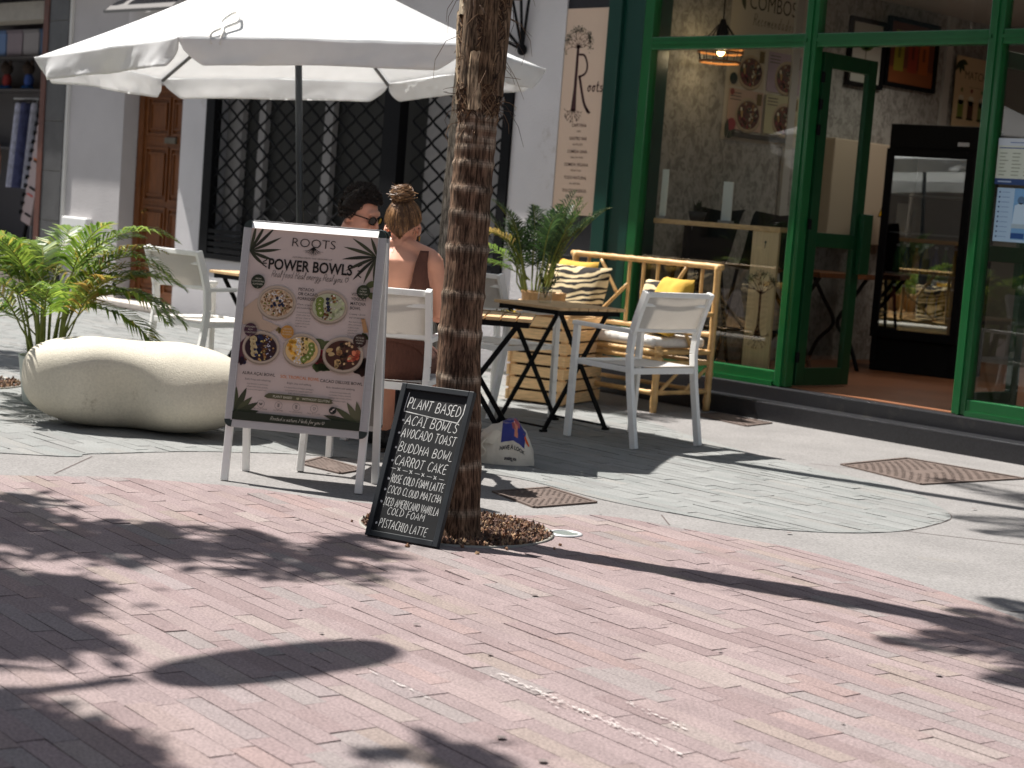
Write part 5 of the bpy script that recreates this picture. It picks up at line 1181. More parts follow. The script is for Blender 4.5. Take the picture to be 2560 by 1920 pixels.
path2 = [(0,0,0),(.0,.0,1),(.02,.01,2.1),(.06,.03,4),(.1,.05,6.4)]; r2 = [(0,.085),(.4,.068),(2,.062),(6.4,.055)]
tk2, tat2 = palm_trunk(path2, r2, [(.25*k+.1*math.sin(k*2.3), .45) for k in range(1, 25)], 6.3, (S(150,142,132), S(166,158,148), S(128,120,110)), t, 12, 28, .016)
mb = MB(); rr = random.Random(41)
for k in range(14): frond(mb, tat2(6.28), 6.283*k/14+rr.uniform(-.2, .2), rr.uniform(.2, 1.1), rr.uniform(1.0, 1.4), rr.uniform(.8, 1.5), 30, .3, GREENS, .024, seed=700+k, t0=.2)
mb.build('crown', MT['leaf'], t)

# ------------------------------------------------------------------ street trees, lamp and the facade across the street (their shadows and reflections reach the picture)
def leaf_cloud(mb, c, rad, n, s0, s1, seed, flat=.6):
    rr = random.Random(seed)
    sub = [(Vector((rr.gauss(0, .45)*rad, rr.gauss(0, .45)*rad, rr.gauss(0, .35)*rad*flat)), rr.uniform(.18, .4)*rad) for _ in range(14)]
    for k in range(n):
        o_, r_ = rr.choice(sub); d = Vector((rr.gauss(0, .6), rr.gauss(0, .6), rr.gauss(0, .5)))*r_
        p = Vector(c)+o_+d; a = Euler((rr.uniform(-.8, .8), rr.uniform(-.8, .8), rr.uniform(0, 6.28))).to_matrix(); s = rr.uniform(s0, s1)
        mb.cc = rr.choice(GREENS); mb.poly([p+a@Vector(q) for q in ((-s, 0, 0), (0, -s*.4, 0), (s, 0, 0), (0, s*.4, 0))])
def street_tree(loc, label, blobs, seed):
    t = thing('street_tree', label, 'tree', loc, 0, 'trees standing outside the picture'); l = Vector(loc)
    h = max(b[0][2] for b in blobs); c = sum((Vector(b[0]) for b in blobs), Vector())/len(blobs) - l
    mb = MB(); mb.tube([(0, 0, 0), (0.02, 0, h*.4), (c.x*.35, c.y*.35, h*.7)], [.13, .10, .07], 12)
    for b in blobs:
        if b[2] < 100: continue
        q = Vector(b[0])-l; mb.tube([(c.x*.35, c.y*.35, h*.68), (q.x*.7, q.y*.7, h*.9), tuple(q)], [.05, .035, .012], 8)
    mb.build('trunk', mat('grey bark %d' % seed, S(120,108,96), .9, var=.2, bump=.4), t, True)
    mb = MB()
    for k, (cc, r_, n_) in enumerate(blobs): leaf_cloud(mb, Vector(cc)-l, r_, n_, .05, .09, seed*10+k)
    mb.build('crown', MT['leaf'], t)
street_tree((-9.3, 1.2, 0), 'leafy street tree standing left of the picture, nearest the tall stone seat', [((-7.72, 1.66, 5.0), .48, 5200), ((-8.45, 2.6, 5.3), .62, 800), ((-8.2, 3.0, 5.4), .4, 300), ((-8.9, 2.2, 5.0), .6, 900)], 3)
street_tree((-7.3, .1, 0), 'leafy street tree beside the photographer on the left', [((-6.42, 1.13, 5.0), .36, 3600), ((-6.0, 2.02, 5.2), .2, 80)], 4)
street_tree((-14.6, 5.0, 0), 'leafy street tree beyond the left edge, in front of the corner shop', [((-13.9, 5.6, 5.0), .8, 2600)], 5)
t = thing('street_lamp', 'tall street lamp with a flat oval head, outside the picture on the left', 'street lamp', (-6.85, .2, 0))
MB().tube([(0, 0, 0), (0, 0, 4.9)], [.07, .045], 16).build('pole', MT['pole'], t, True)
MB().tube([(0, 0, 4.9), (.0, .3, 5.0), (.03, 1.5, 5.0)], .03, 10).build('arm', MT['pole'], t, True)
MB().grid(lambda u, v: Vector((.07+.155*math.copysign(abs(math.cos(u*6.283))**.75, math.cos(u*6.283))*max(0, math.cos((v-.5)*3.1415))**.6, 1.93+.40*math.copysign(abs(math.sin(u*6.283))**.8, math.sin(u*6.283))*max(0, math.cos((v-.5)*3.1415))**.6, 5.0+.07*math.sin((v-.5)*3.1416))), 36, 10, True).build('lamp_head', MT['pole'], t, True)
ob = thing('facing_building', 'plastered house across the street, behind the photographer', 'building', (-6, -10.5, 0))
mb = MB()
for k in range(22):
    x = -70+4*k; mb.box((x, -.4, 0), (x+2.4, 0, 9))
    for z0, z1 in ((0, 1.0), (2.6, 4.4), (6.1, 9)) if k > 9 else ((0, 9),): mb.box((x+2.4, -.4, z0), (x+4, 0, z1))
mb.build('wall', mat('ochre plaster', S(128,116,102), .9, var=.08), ob)
MT['shutter'] = mat('shutter green', S(70,84,78), .5)
for k in range(10, 22):
    x = -70+4*k
    for z0, z1 in ((1.0, 2.6), (4.4, 6.1)): MB().box((x+2.4, -.3, z0), (x+4, -.25, z1)).build('window', MT['shutter'], ob)

# ------------------------------------------------------------------ tall menu stand (A-frame)
AW, AH, AS = .318, 1.13, .172
t = thing('menu_stand', 'tall white metal A-frame stand with the POWER BOWLS poster', 'menu stand', (-6.245, 4.725, 0), R(38))
def side_mtx(sg):
    V = Vector((0, (AS-.018)*(1 if sg < 0 else -1), AH)).normalized()
    U = Vector((1, 0, 0)) if sg < 0 else Vector((-1, 0, 0)); N = U.cross(V); o_ = Vector((0, sg*AS, 0))
    return Matrix(((U.x, V.x, N.x, o_.x), (U.y, V.y, N.y, o_.y), (U.z, V.z, N.z, o_.z), (0, 0, 0, 1)))
LV = math.hypot(AS-.018, AH)
for sg in (-1, 1):
    M_ = side_mtx(sg); fw = .034; v0, v1 = .235, LV
    for s in (-1, 1):
        mb = MB(); mb.box((s*(AW-.018)-.016, 0, -.026), (s*(AW-.018)+.016, LV-.05, -.002), M_); l_ = mb.build('leg', MT['white'], t, bevel=.003)
    mb = MB(); r_ = .032
    mb.box((-AW, v0+r_, -.0), (-AW+fw, v1-r_, .016), M_); mb.box((AW-fw, v0+r_, -.0), (AW, v1-r_, .016), M_); mb.box((-AW+r_, v0, 0), (AW-r_, v0+fw, .016), M_)
    tb_ = MB(); x_ = AW-r_; k_ = tb_.add([M_ @ Vector(q) for xx in (-x_, x_) for q in ((xx, v1-fw, -.004), (xx, v1-fw, .017), (xx, v1-.008, .001), (xx, v1+.002, -.008))])
    for q in ((0,1,2,3), (7,6,5,4), (1,0,4,5), (2,1,5,6), (3,2,6,7), (0,3,7,4)): tb_.face([k_+i for i in q])
    tb_.build('top_rail', MT['white'], t)
    # raised snap lips
    mb.box((-AW+fw-.006, v0+fw-.004, .0165), (-AW+fw, v1-fw, .02), M_); mb.box((AW-fw, v0+fw, .0165), (AW-fw+.006, v1-fw, .02), M_)
    mb.build('snap_frame', MT['alu'], t, bevel=.004)
    for sx in (-1, 1):
        for vv, sv in ((v0, 1), (v1, -1)):
            pts = [(sx*(AW-r_-.004), vv+sv*(r_+.003))] + [(sx*(AW-r_)+sx*r_*math.cos(q), vv+sv*r_-sv*r_*math.sin(q)) for q in [R(0), R(22), R(45), R(68), R(90)]]
            mb = MB(); n_ = len(pts); 
            if (sx > 0) == (sv > 0): pts = pts[::-1]
            mb.prism(pts, -.001, .017); mb.xf(M_); mb.build('corner_cap', MT['darkplastic'], t)
    mb = MB(); mb.box((-AW+fw-.008, v0+fw-.008, -.004), (AW-fw+.008, v1-fw+.008, .0045), M_); mb.build('back_plate', mat('back plate', S(150,146,142), .5), t)
MB().bar((-AW+.03, 0, AH-.004), (AW-.03, 0, AH-.004), .03, .012).build('hinge_bar', MT['alu'], t)
# poster artwork
PW, PHt = 2*(AW-.034), LV-.235-.068
def pc(u, v): return ((u-.5)*PW, (.5-v)*PHt)
P = Print(.00012); PAPER = S(212,195,186)
P.rect(*pc(0, 1), *pc(1, 0), PAPER); P.up()
INK = S(38,34,30); OLV = S(66,70,46); LG = S(58,60,44)
def T(txt, u, v, h, c=INK, w=None, bold=0, al='c'): x, y = pc(u, v); P.text(txt, x, y, h, c, al, bold, .95, w and w*PW)
# leaves in the corners
for (u, v, lst) in ((.0, .12, ((1.35,.13),(1.05,.15),(.75,.17),(.4,.17),(.05,.155),(-.35,.13),(-.75,.10))), (1.0, .10, ((1.9,.10),(2.5,.15),(2.85,.17),(3.2,.17),(3.55,.165),(3.9,.16),(4.25,.14),(4.6,.12)))):
    x, y = pc(u, v)
    for a, L_ in lst: P.leaf(x, y, L_*.92, a, .0145, rnd.choice((LG, S(50,50,40), S(72,74,54))), .15); P.up()
for (u, v, lst) in ((0, .98, ((1.5,.14),(1.15,.15),(.8,.13),(.5,.14),(.2,.13))), (1.0, .985, ((1.75,.13),(2.1,.14),(2.5,.16),(2.85,.19),(3.1,.2)))):
    x, y = pc(u, v)
    for a, L_ in lst: P.leaf(x, y, L_*.9, a, .028, rnd.choice((S(84,88,62), S(66,70,50), S(104,104,78))), .1); P.up()
T('ROOTS', .5, .078, .054, INK, .34, -.012)
x, y = pc(.5, .083)
for a in (-.25, -.6, -1.0, -1.35, -1.57, -1.8, -2.15, -2.55, -2.9):
    L_ = .045*(1-.35*abs(math.sin(a))); ex, ey = x+L_*1.15*math.cos(a), y+L_*math.sin(a)*.85-.004; P.line([(x, y+.006), ((x+ex)/2, (y+ey)/2-.004), (ex, ey)], .004, INK, True)
    P.line([((x+ex)/2, (y+ey)/2-.004), (ex*.75+x*.25, ey-.006)], .002, INK, True)
T('NOURISH FROM THE GROUND UP', .5, .138, .0095, S(90,80,72), .31)
T('POWER BOWLS', .49, .205, .066, INK, .66, .022)
for (u, v, sg) in ((.145, .178, -1), (.86, .178, 1)):
    x, y = pc(u, v)
    for q in (-.55, 0, .55): a = q + (math.pi if sg < 0 else 0); P.line([(x+sg*.0, y+q*.03), (x+.022*math.cos(a), y+q*.03+.022*math.sin(a)*sg*sg)], .0045, INK)
x, y = pc(.19, .246); P.hand('Real food. Real energy. Real you. ~', x, y, .030, .0016, S(64,56,50), 'l', .35, .60*PW, .05, .06, .3, sm_n=2)
CREAM = S(190,172,152)
def badge(u, v, r, c, lines):
    x, y = pc(u, v); P.disc(x, y, r, c, 28); P.up()
    for k, l in enumerate(lines): P.text(l, x, y+.010-.012*k, .0095, S(206,200,180), 'c', 0, .9)
    P.hand('~', x, y-.028, .007, .0008, S(190,184,164), 'c'); P.up()
def f1(P, x, y, r):
    scatter(P, x, y, r, 190, [S(206,176,142), S(190,156,120), S(220,198,168), S(170,134,98)], r*.035, r*.075, None, 2); P.up(); scatter(P, x, y, r*.95, 70, GRAN + [S(120,124,60)], r*.03, r*.06, None, 3); scatter(P, x, y, r*.8, 40, COCO, r*.03, r*.06, lambda a, b: a < .6, 4); P.up()
    for a, b in ((.0,.3),(.22,.12),(-.3,-.25),(-.1,-.15),(.35,-.05),(.45,-.15),(.2,-.15),(-.15,-.05)): P.disc(x+a*r, y+b*r, r*.1, S(42,44,66), 12); P.disc(x+a*r, y+b*r+r*.02, r*.04, S(74,80,110), 7)
def f2(P, x, y, r):
    scatter(P, x, y, r, 70, [S(190,196,150), S(204,206,170), S(176,184,134)], r*.06, r*.13, lambda a, b: a > .0, 5); P.up()
    for k, (a, b) in enumerate(((-.6,.35),(-.62,.1),(-.58,-.15),(-.48,-.42))): kiwi(P, x+a*r, y+b*r, r*.27); P.up()
    scatter(P, x, y, r, 90, GRAN + COCO, r*.04, r*.07, lambda a, b: -.2 < a-.25*b < .45, 6); P.up()
    for a, b in ((-.12,.5),(-.08,.25),(-.02,.0),(.02,-.2)): P.disc(x+a*r, y+b*r, r*.12, S(42,44,66), 12)
def f3(P, x, y, r):
    for k in range(4): P.disc(x-r*(.55-.05*k), y+r*(.5-.3*k), r*.24, S(226,204,150), 18); P.disc(x-r*(.55-.05*k), y+r*(.5-.3*k), r*.2, S(236,218,172), 14); P.up(); P.disc(x-r*(.55-.05*k), y+r*(.5-.3*k), r*.05, S(170,130,80), 6)
    scatter(P, x, y, r, 60, BLUE, r*.07, r*.1, lambda a, b: -.4 < a-.1*b < .02, 7); P.up(); scatter(P, x, y, r, 90, GRAN + [S(206,180,110)], r*.04, r*.075, lambda a, b: -.05 < a < .45, 8); scatter(P, x, y, r, 120, [S(210,206,222), S(228,226,234)], r*.02, r*.045, lambda a, b: .3 < a+.2*b < .65, 9); scatter(P, x, y, r, 40, GRAN, r*.04, r*.07, lambda a, b: a > .55, 10)
def f4(P, x, y, r):
    scatter(P, x, y, r, 70, [S(236,180,70), S(226,160,56), S(240,196,100)], r*.08, r*.12, lambda a, b: a < -.35, 11); scatter(P, x, y, r, 190, COCO, r*.03, r*.06, lambda a, b: -.42 < a < .05, 12); scatter(P, x, y, r, 110, [S(120,104,50), S(96,80,40), S(150,130,70)], r*.03, r*.06, lambda a, b: -.05 < a < .32, 13); P.up()
    scatter(P, x, y, r, 14, [S(226,200,110), S(236,214,136)], r*.08, r*.12, lambda a, b: .2 < a < .6 and b > .1, 14); P.up()
    for a, b in ((.62,.35),(.68,.1),(.6,-.15),(.45,-.4),(.2,-.58)): kiwi(P, x+a*r, y+b*r, r*.22); P.up()
def f5(P, x, y, r):
    scatter(P, x, y, r, 26, [S(200,164,110), S(216,184,132), S(186,140,92)], r*.1, r*.17, lambda a, b: a < -.2, 15); scatter(P, x, y, r, 130, [S(60,40,30), S(84,58,40), S(110,84,52), S(40,30,26)], r*.04, r*.09, lambda a, b: -.3 < a-.1*b < .3, 16); scatter(P, x, y, r, 40, [S(214,104,72), S(196,80,60), S(226,132,96)], r*.09, r*.14, lambda a, b: a > .3 and b > -.3, 17); P.up(); scatter(P, x, y, r, 14, [S(226,190,140)], r*.05, r*.07, lambda a, b: a > .1, 18)
# props behind the bowls
P.poly([pc(0,.42), pc(.10,.36), pc(.16,.47), pc(.3,.5), pc(.22,.535), pc(0,.5)], S(200,174,150)); P.poly([pc(0,.60), pc(.04,.57), pc(.045,.69), pc(0,.71)], S(96,54,64))
scatter(P, *pc(.035, .695), .016, 16, [S(50,46,66), S(120,80,60), S(70,60,80)], .005, .008, None, 30)
P.up()
for u, v, a, L_ in ((.56,.555,-.15,.07),(.62,.60,.75,.06),(.66,.60,.5,.05),(.93,.26,.5,.06),(.95,.29,-.4,.05)): x, y = pc(u, v); P.leaf(x, y, L_, a, .028, S(92,98,60)); P.up()
scatter(P, *pc(.655, .64), .03, 40, [S(206,70,86), S(186,50,70), S(220,110,120)], .008, .013, None, 31); scatter(P, *pc(.66, .665), .04, 70, [S(64,80,44), S(86,104,56), S(52,62,40)], .008, .013, None, 32); scatter(P, *pc(.965, .67), .035, 60, [S(56,38,34), S(74,50,42), S(44,32,30)], .009, .014, None, 33)
P.poly([pc(.925,.425), pc(.955,.42), pc(.99,.49), pc(.955,.495)], S(196,150,104)); scatter(P, *pc(.965, .515), .014, 24, [S(60,62,34), S(80,82,44)], .004, .006, None, 34); scatter(P, *pc(.30, .515), .014, 8, [S(130,112,70)], .004, .006, None, 35)
P.up()
for (u, v, r_, inn, fn) in ((.255,.375,.086,S(206,180,150),f1), (.665,.375,.084,S(190,190,156),f2), (.168,.615,.083,S(54,34,40),f3), (.49,.61,.084,S(226,190,130),f4), (.815,.616,.090,S(78,46,36),f5)): bowl(P, *pc(u, v), r_, CREAM, inn, fn); P.up()
badge(.095, .277, .031, S(46,52,38), ('WARM', 'COMFORTING', 'GOODNESS')); badge(.925, .285, .030, S(56,62,42), ('CLEAN', 'ENERGY', 'EVERY DAY')); badge(.075, .53, .029, S(74,46,58), ('ANTIOXIDANT', 'RICH', '& DELICIOUS')); badge(.365, .525, .029, S(196,140,66), ('TROPICAL', 'SUNSHINE', 'IN A BOWL')); badge(.935, .538, .029, S(62,42,36), ('INDULGE', 'NOURISH', 'THRIVE'))
def para(u, v, title, sub, body, c=INK, al='l', th=.0175):
    for l in title: T(l, u, v, th, c, None, .012, al); v += .024
    x, y = pc(u, v-.016); 
    v += .004
    for l in sub: T(l, u, v, .0115, S(70,62,56), None, 0, al); v += .018
    v += .004
    for l in body: T(l, u, v, .0092, S(110,100,92), None, 0, al); v += .0145
para(.42, .305, ('PISTACIO', 'OR CACAO', 'PORRIDGE'), ('Warm, creamy', 'and comforting.'), ('A nourishing blend', 'of oats, plant milk', 'and your choice of', 'pistachio or cacao,', 'topped with fruits,', 'seeds and nuts.'))
para(.835, .308, ('VITAL', 'YOGURT', 'MATCHA', 'BOWL'), ('Creamy, vibrant', 'and revitalizing.'), ('Plant based yogurt', 'with ceremonial', 'matcha, fruits,', 'granola and', 'superfood seeds', 'for lasting vitality.'))
para(.175, .762, ('AURA AÇAI BOWL',), ('Bold, fruity and refreshing.',), ('Açai blended to perfection,', 'infused with fruits, granola,', 'coconut and superfoods.'), al='c', th=.0185)
para(.5, .764, ('SOL TROPICAL BOWL',), ('Bright, juicy and uplifting.',), ('A tropical blend of mango, pineapple', 'and passionfruit, topped with fresh', 'fruits, coconut and seeds.'), S(204,120,62), 'c', .0185)
para(.825, .767, ('CACAO DELUXE BOWL',), ('Rich, decadent and satisfying.',), ('A luscious cacao base with', 'nut butter, banana, crunchy', 'toppings and a touch of pure', 'chocolate magic.'), al='c', th=.0185)
P.poly([pc(.245,.858), pc(.27,.848), pc(.75,.85), pc(.775,.856), pc(.765,.864), pc(.78,.87), pc(.755,.877), pc(.26,.876), pc(.235,.868)], S(92,90,66)); P.up()
T('PLANT BASED', .38, .869, .0145, S(216,212,190)); T('WITHOUT GLUTEN', .64, .869, .0145, S(216,212,190)); x, y = pc(.5, .872); P.leaf(x, y, .014, 1.9, .007, S(170,170,130)); P.leaf(x, y, .014, 1.2, .007, S(170,170,130))
for k, (u, l) in enumerate(((.215,'100% PLANT BASED'), (.355,'GLUTEN FREE'), (.495,'NUTRIENT DENSE'), (.635,'MADE WITH LOVE'), (.78,'GOOD FOR'))):
    x, y = pc(u, .908); P.ring(x, y, .0165, .0012, S(92,84,78)); T(l, u, .937, .0075, S(92,84,78)); P.up()
    if k == 4: P.disc(x, y, .0155, S(40,40,38), 20); P.up(); P.disc(x+.003, y+.004, .006, PAPER, 8, .003, .6, .2); P.disc(x-.004, y-.004, .005, PAPER, 8, .004, 0, .2); T('YOU & THE PLANET', u, .946, .007, S(92,84,78))
    elif k == 3: P.hand('~', x, y-.007, .016, .0016, S(70,64,60), 'c')
    elif k == 0: P.leaf(x, y-.006, .013, 2.1, .007, S(120,112,104)); P.leaf(x, y-.006, .013, 1.0, .007, S(110,104,96))
    else:
        P.line([(x, y-.010), (x, y+.009)], .001, S(90,84,78))
        for q in range(3): P.leaf(x, y-.006+.005*q, .007, .6, .003, S(90,84,78)); P.leaf(x, y-.006+.005*q, .007, 2.54, .003, S(90,84,78))
P.rect(*pc(.0, 1), *pc(1, .957), S(44,50,38)); P.up(); x, y = pc(.30, .987); P.hand('Rooted in nature. Made for you ~', x, y, .017, .0014, S(210,206,190), 'l', .35, .42*PW, .04, .06, .3)
o = P.build('poster', t); M_ = side_mtx(-1); o.matrix_local = M_ @ Matrix.Translation((0, .235+.034+PHt/2, .0062))

# ------------------------------------------------------------------ chalkboard leaning on the trunk
t = thing('chalkboard', 'black chalkboard headed PLANT BASED leaning against the palm trunk', 'chalkboard', (-4.986, 4.258, .004), R(18.4))
tl = Matrix.Rotation(R(90-19), 4, 'X')       # board plane: x right, y up the board, z towards the viewer
BW, BH = .159, .600
mb = MB(); mb.box((-BW+.01, .01, -.006), (BW-.01, BH-.01, .0), tl); mb.build('slate', mat('black slate paint', S(24,25,27), .75, var=.3, scale=9, dirt=(S(52,53,55), 5, .6)), t)
mb = MB(); mb.box((-BW, 0, -.012), (-BW+.022, BH, .010), tl); mb.box((BW-.022, 0, -.012), (BW, BH, .010), tl); mb.box((-BW+.022, 0, -.012), (BW-.022, .022, .0095), tl); mb.box((-BW+.022, BH-.022, -.012), (BW-.022, BH, .0095), tl)
mb.build('frame', mat('worn black frame', S(34,38,42), .5, var=.25, scale=12, dirt=(S(90,88,84), 24, .70)), t, bevel=.002)
rnd.seed(5)
P = Print(.0001); CH = S(226,226,222); CH2 = S(196,196,194)
def cb(u, v): return (-BW+u*2*BW, BH*(1-v))
def chalk(txt, v, u0, u1, h, wd=.0025, c=CH, bullet=True, rot=-2.2):
    x, y = cb(u0, v); P.hand(txt, x, y, h, wd, c, 'l', .16, (u1-u0)*2*BW, .07, .26, .55, R(rot), 2)
    if bullet: P.disc(x-.011, y+h*.38, .0048, c, 9, wob=.2)
chalk('PLANT BASED', .155, .13, .86, .040, .0030, bullet=False)
P.line([cb(.115,.055), cb(.10,.175)], .0028, CH); P.line([cb(.10,.18), cb(.5,.198), cb(.86,.21)], .0032, CH); P.line([cb(.86,.21), cb(.905,.15), cb(.91,.08)], .0034, CH); P.line([cb(.3,.19), cb(.6,.203), cb(.85,.212)], .002, CH2)
chalk('ACAI BOWLS', .262, .155, .87, .037); chalk('AVOCADO TOAST', .345, .145, .89, .035); chalk('BUDDHA BOWL', .440, .15, .90, .035); chalk('CARROT CAKE', .528, .145, .86, .036)
for k in range(5):
    x, y = cb(.115+.17*k, .553+.006*k); P.line([(x, y), (x+.022, y-.001)], .002, CH2)
    if k < 4: x += .030; P.line([(x, y+.005), (x+.012, y-.007)], .0022, CH); P.line([(x+.011, y+.005), (x+.001, y-.008)], .0022, CH)
chalk('ROSE COLD FOAM LATTE', .642, .155, .885, .031, .0020); chalk('COCO CLOUD MATCHA', .712, .145, .885, .029, .0019); chalk('ICED AMERICANO VANILLA', .792, .135, .89, .030, .0018); chalk('COLD FOAM', .846, .21, .72, .027, .0018, bullet=False); chalk('PISTACHIO LATTE', .932, .14, .80, .032, .0021)
for k in range(9): x, y = cb(.14+.02*rnd.random(), .2+.07*k); P.line([(x, y), (x-.002, y-.03)], .002, S(120,120,120))
o = P.build('chalk_lettering', t, MT['chalk']); o.matrix_local = tl @ Matrix.Translation((0, 0, .0004))

# ------------------------------------------------------------------ tote bag on the paving
t = thing('tote_bag', 'cream canvas tote bag with a blue print slumped behind the palm trunk', 'bag', (-6.42, 6.10, 0), R(46))
TOPP = [(-1, .03), (-.93, .085), (-.8, .125), (-.6, .165), (-.4, .185), (-.15, .20), (.1, .225), (.3, .23), (.5, .20), (.7, .155), (.86, .105), (.95, .065), (1, .02)]
def bag(u, v, off=0.0):
    x = lerp(-1, 1, u); th = v*math.pi; h = interp(TOPP, x); d = .095*(1-x*x*.82)**.5
    y = -d*math.copysign(abs(math.cos(th))**.8, math.cos(th)); z = h*math.sin(th)**.72
    n_ = Vector((x*.3, y/d if d > .01 else 0, .4+z)).normalized()
    wob = .007*mnoise.noise(Vector((x*2.6, y*14, z*14+3)))+.005*mnoise.noise(Vector((x*7, y*30, z*26)))
    return Vector((.166*x+.02*z, y-.02*z, max(.001, z))) + n_*(wob*min(1, z*30)+off)
MB().grid(bag, 64, 44).build('bag_body', MT['jute'], t, True)
P_ = MB()
U0, U1, V0, V1 = .47, .83, .14, .50
def pr(u, v, o_=.0016): return bag(lerp(U0, U1, u), lerp(V0, V1, v), o_)
nx_, ny_ = 40, 40
base = P_.add([pr(i/nx_, j/ny_) for j in range(ny_+1) for i in range(nx_+1)])
for j in range(ny_):
    for i in range(nx_):
        u, v = (i+.5)/nx_, (j+.5)/ny_; c = S(52,58,128)
        if v > 1.32-.55*u: continue
        if v > .58 and u < .55 and math.sin(26*(v+u*.45)+3*math.sin(7*u)) > .1: c = S(120,112,140)
        if (abs(u-.5-.10*math.sin(3*v)) < .13 and .52 < v < .86): c = S(176,90,92)
        if abs(u-.60+.10*(v-.2)) < .075 and .12 < v < .56: c = S(206,132,106)
        if abs(u-.42-.3*(.6-v)) < .06 and .36 < v < .6: c = S(160,84,84)
        P_.cc = c; P_.face((base+j*(nx_+1)+i, base+j*(nx_+1)+i+1, base+(j+1)*(nx_+1)+i+1, base+(j+1)*(nx_+1)+i))
P_.cc = S(226,96,40); b = P_.add([pr(u, v, .0026) for u, v in [(.90,.50),(1.0,.50),(1.10,.44),(1.20,.36),(1.18,.25),(1.05,.24),(.97,.33)]]); P_.face(range(b, b+7))
for txt, v0, h_, u0, wd_ in (('HAVE A LOOK', -.17, .12, -.02, 1.05), ('amazing you', -.34, .07, .2, .5)):
    vs, fs, w0 = text_mesh(txt, .03)
    b = P_.add([pr(u0+x/w0*wd_, v0+y*h_, .0022) for x, y in vs]); P_.cc = S(30,30,44)
    for f in fs: P_.face([b+i for i in f])
P_.build('print', MT['print'], t)
mb = MB()
for pts in ([(-.10,-.05,.13),(-.13,-.08,.09),(-.115,-.09,.04),(-.15,-.085,.012),(-.19,-.07,.015)], [(-.06,-.07,.15),(-.10,-.10,.10),(-.08,-.10,.06),(-.125,-.10,.02)], [(-.09,.02,.16),(-.15,-.02,.14),(-.17,-.05,.07)]):
    Q = spline(pts, 6); 
    for a, b in zip(Q, Q[1:]): mb.bar(a, b + (b-a)*.15, .004, .024, (0, 1, 0))
mb.build('handle', MT['jute'], t)
MB().grid(lambda u, v: Vector((-.075+.04*v, -.062, .075+.07*v)) + Vector((.045*math.cos(u*6.283)*(1-.3*v), -.03*math.sin(u*6.283), .03*math.sin(u*6.283))), 24, 4, True).build('opening_hem', MT['jute'], t, True)

# ------------------------------------------------------------------ people
def finish_body(mb, name, m, parent, vox=.006, it=4):
    o = mb.build(name, m, parent, True)
    q = o.modifiers.new('remesh', 'REMESH'); q.mode = 'VOXEL'; q.voxel_size = vox; q.use_smooth_shade = True
    q = o.modifiers.new('smooth', 'SMOOTH'); q.factor = .5; q.iterations = it
    return o
def cling(o, body, off):
    q = o.modifiers.new('cling', 'SHRINKWRAP'); q.target = body; q.wrap_method = 'NEAREST_SURFACEPOINT'; q.wrap_mode = 'OUTSIDE'; q.offset = off
    q = o.modifiers.new('thick', 'SOLIDIFY'); q.thickness = .003
def hand(mb, wrist, d, up, side):
    """palm and five curled fingers; d = pointing direction, up = back of hand, side = thumb side"""
    w_ = Vector(wrist); d = Vector(d).normalized(); up = Vector(up).normalized(); s = Vector(side).normalized()
    mb.tube([w_-d*.02, w_+d*.03, w_+d*.075, w_+d*.088], [.021, .026, .028, .022], 10, ell=.55) 
    m = Matrix(((s.x, d.x, up.x), (s.y, d.y, up.y), (s.z, d.z, up.z)))
    mb.ell(w_+d*.045, (.040, .045, .014), 12, 8, m)
    for k, (o_, l_) in enumerate(((.030, .070), (.010, .078), (-.010, .072), (-.029, .056))):
        b = w_+d*.078+s*o_; mb.tube([b-d*.01, b+d*l_*.45-up*.006, b+d*l_*.75-up*.022, b+d*l_*.82-up*.042], [.0095, .009, .0085, .007], 8)
    b = w_+d*.022+s*.034; mb.tube([b-s*.01, b+s*.018+d*.02-up*.008, b+s*.024+d*.046-up*.014, b+s*.02+d*.062-up*.02], [.012, .011, .0095, .007], 8)
def head(mb, mh, jaw=1.0, nose=1.0, male=False):
    E_ = lambda c, r, nu=18, nv=12: mb.ell(mh @ Vector(c), r, nu, nv, mh.to_3x3())
    E_((0, -.005, .03), (.074, .092, .090)); E_((0, .03, -.03), (.062*jaw, .062, .075)); E_((0, .055, -.075), (.034*jaw, .030, .026))
    E_((0, .078, .035), (.052, .018, .022)); E_((-.034, .066, -.018), (.024, .022, .022)); E_((.034, .066, -.018), (.024, .022, .022))
    mb.tube([mh @ Vector(p) for p in ((0, .088, .022), (0, .103*nose, -.005), (0, .112*nose, -.024), (0, .094, -.034))], [.009, .011, .013, .010], 8)
    E_((0, .091, -.052), (.024, .008, .006), 10, 6); E_((0, .088, -.062), (.021, .008, .007), 10, 6)
    for s in (-1, 1):
        P = [mh @ Vector((s*(.074+.012*math.sin(q)), -.012-.014*math.cos(q*1.0)+.006, -.012+.030*math.sin(q-1.57))) for q in [k*.55 for k in range(7)]]
        mb.tube(P, [.005, .006, .007, .007, .006, .006, .006], 6); E_((s*.076, -.006, -.022), (.007, .010, .016), 8, 6)
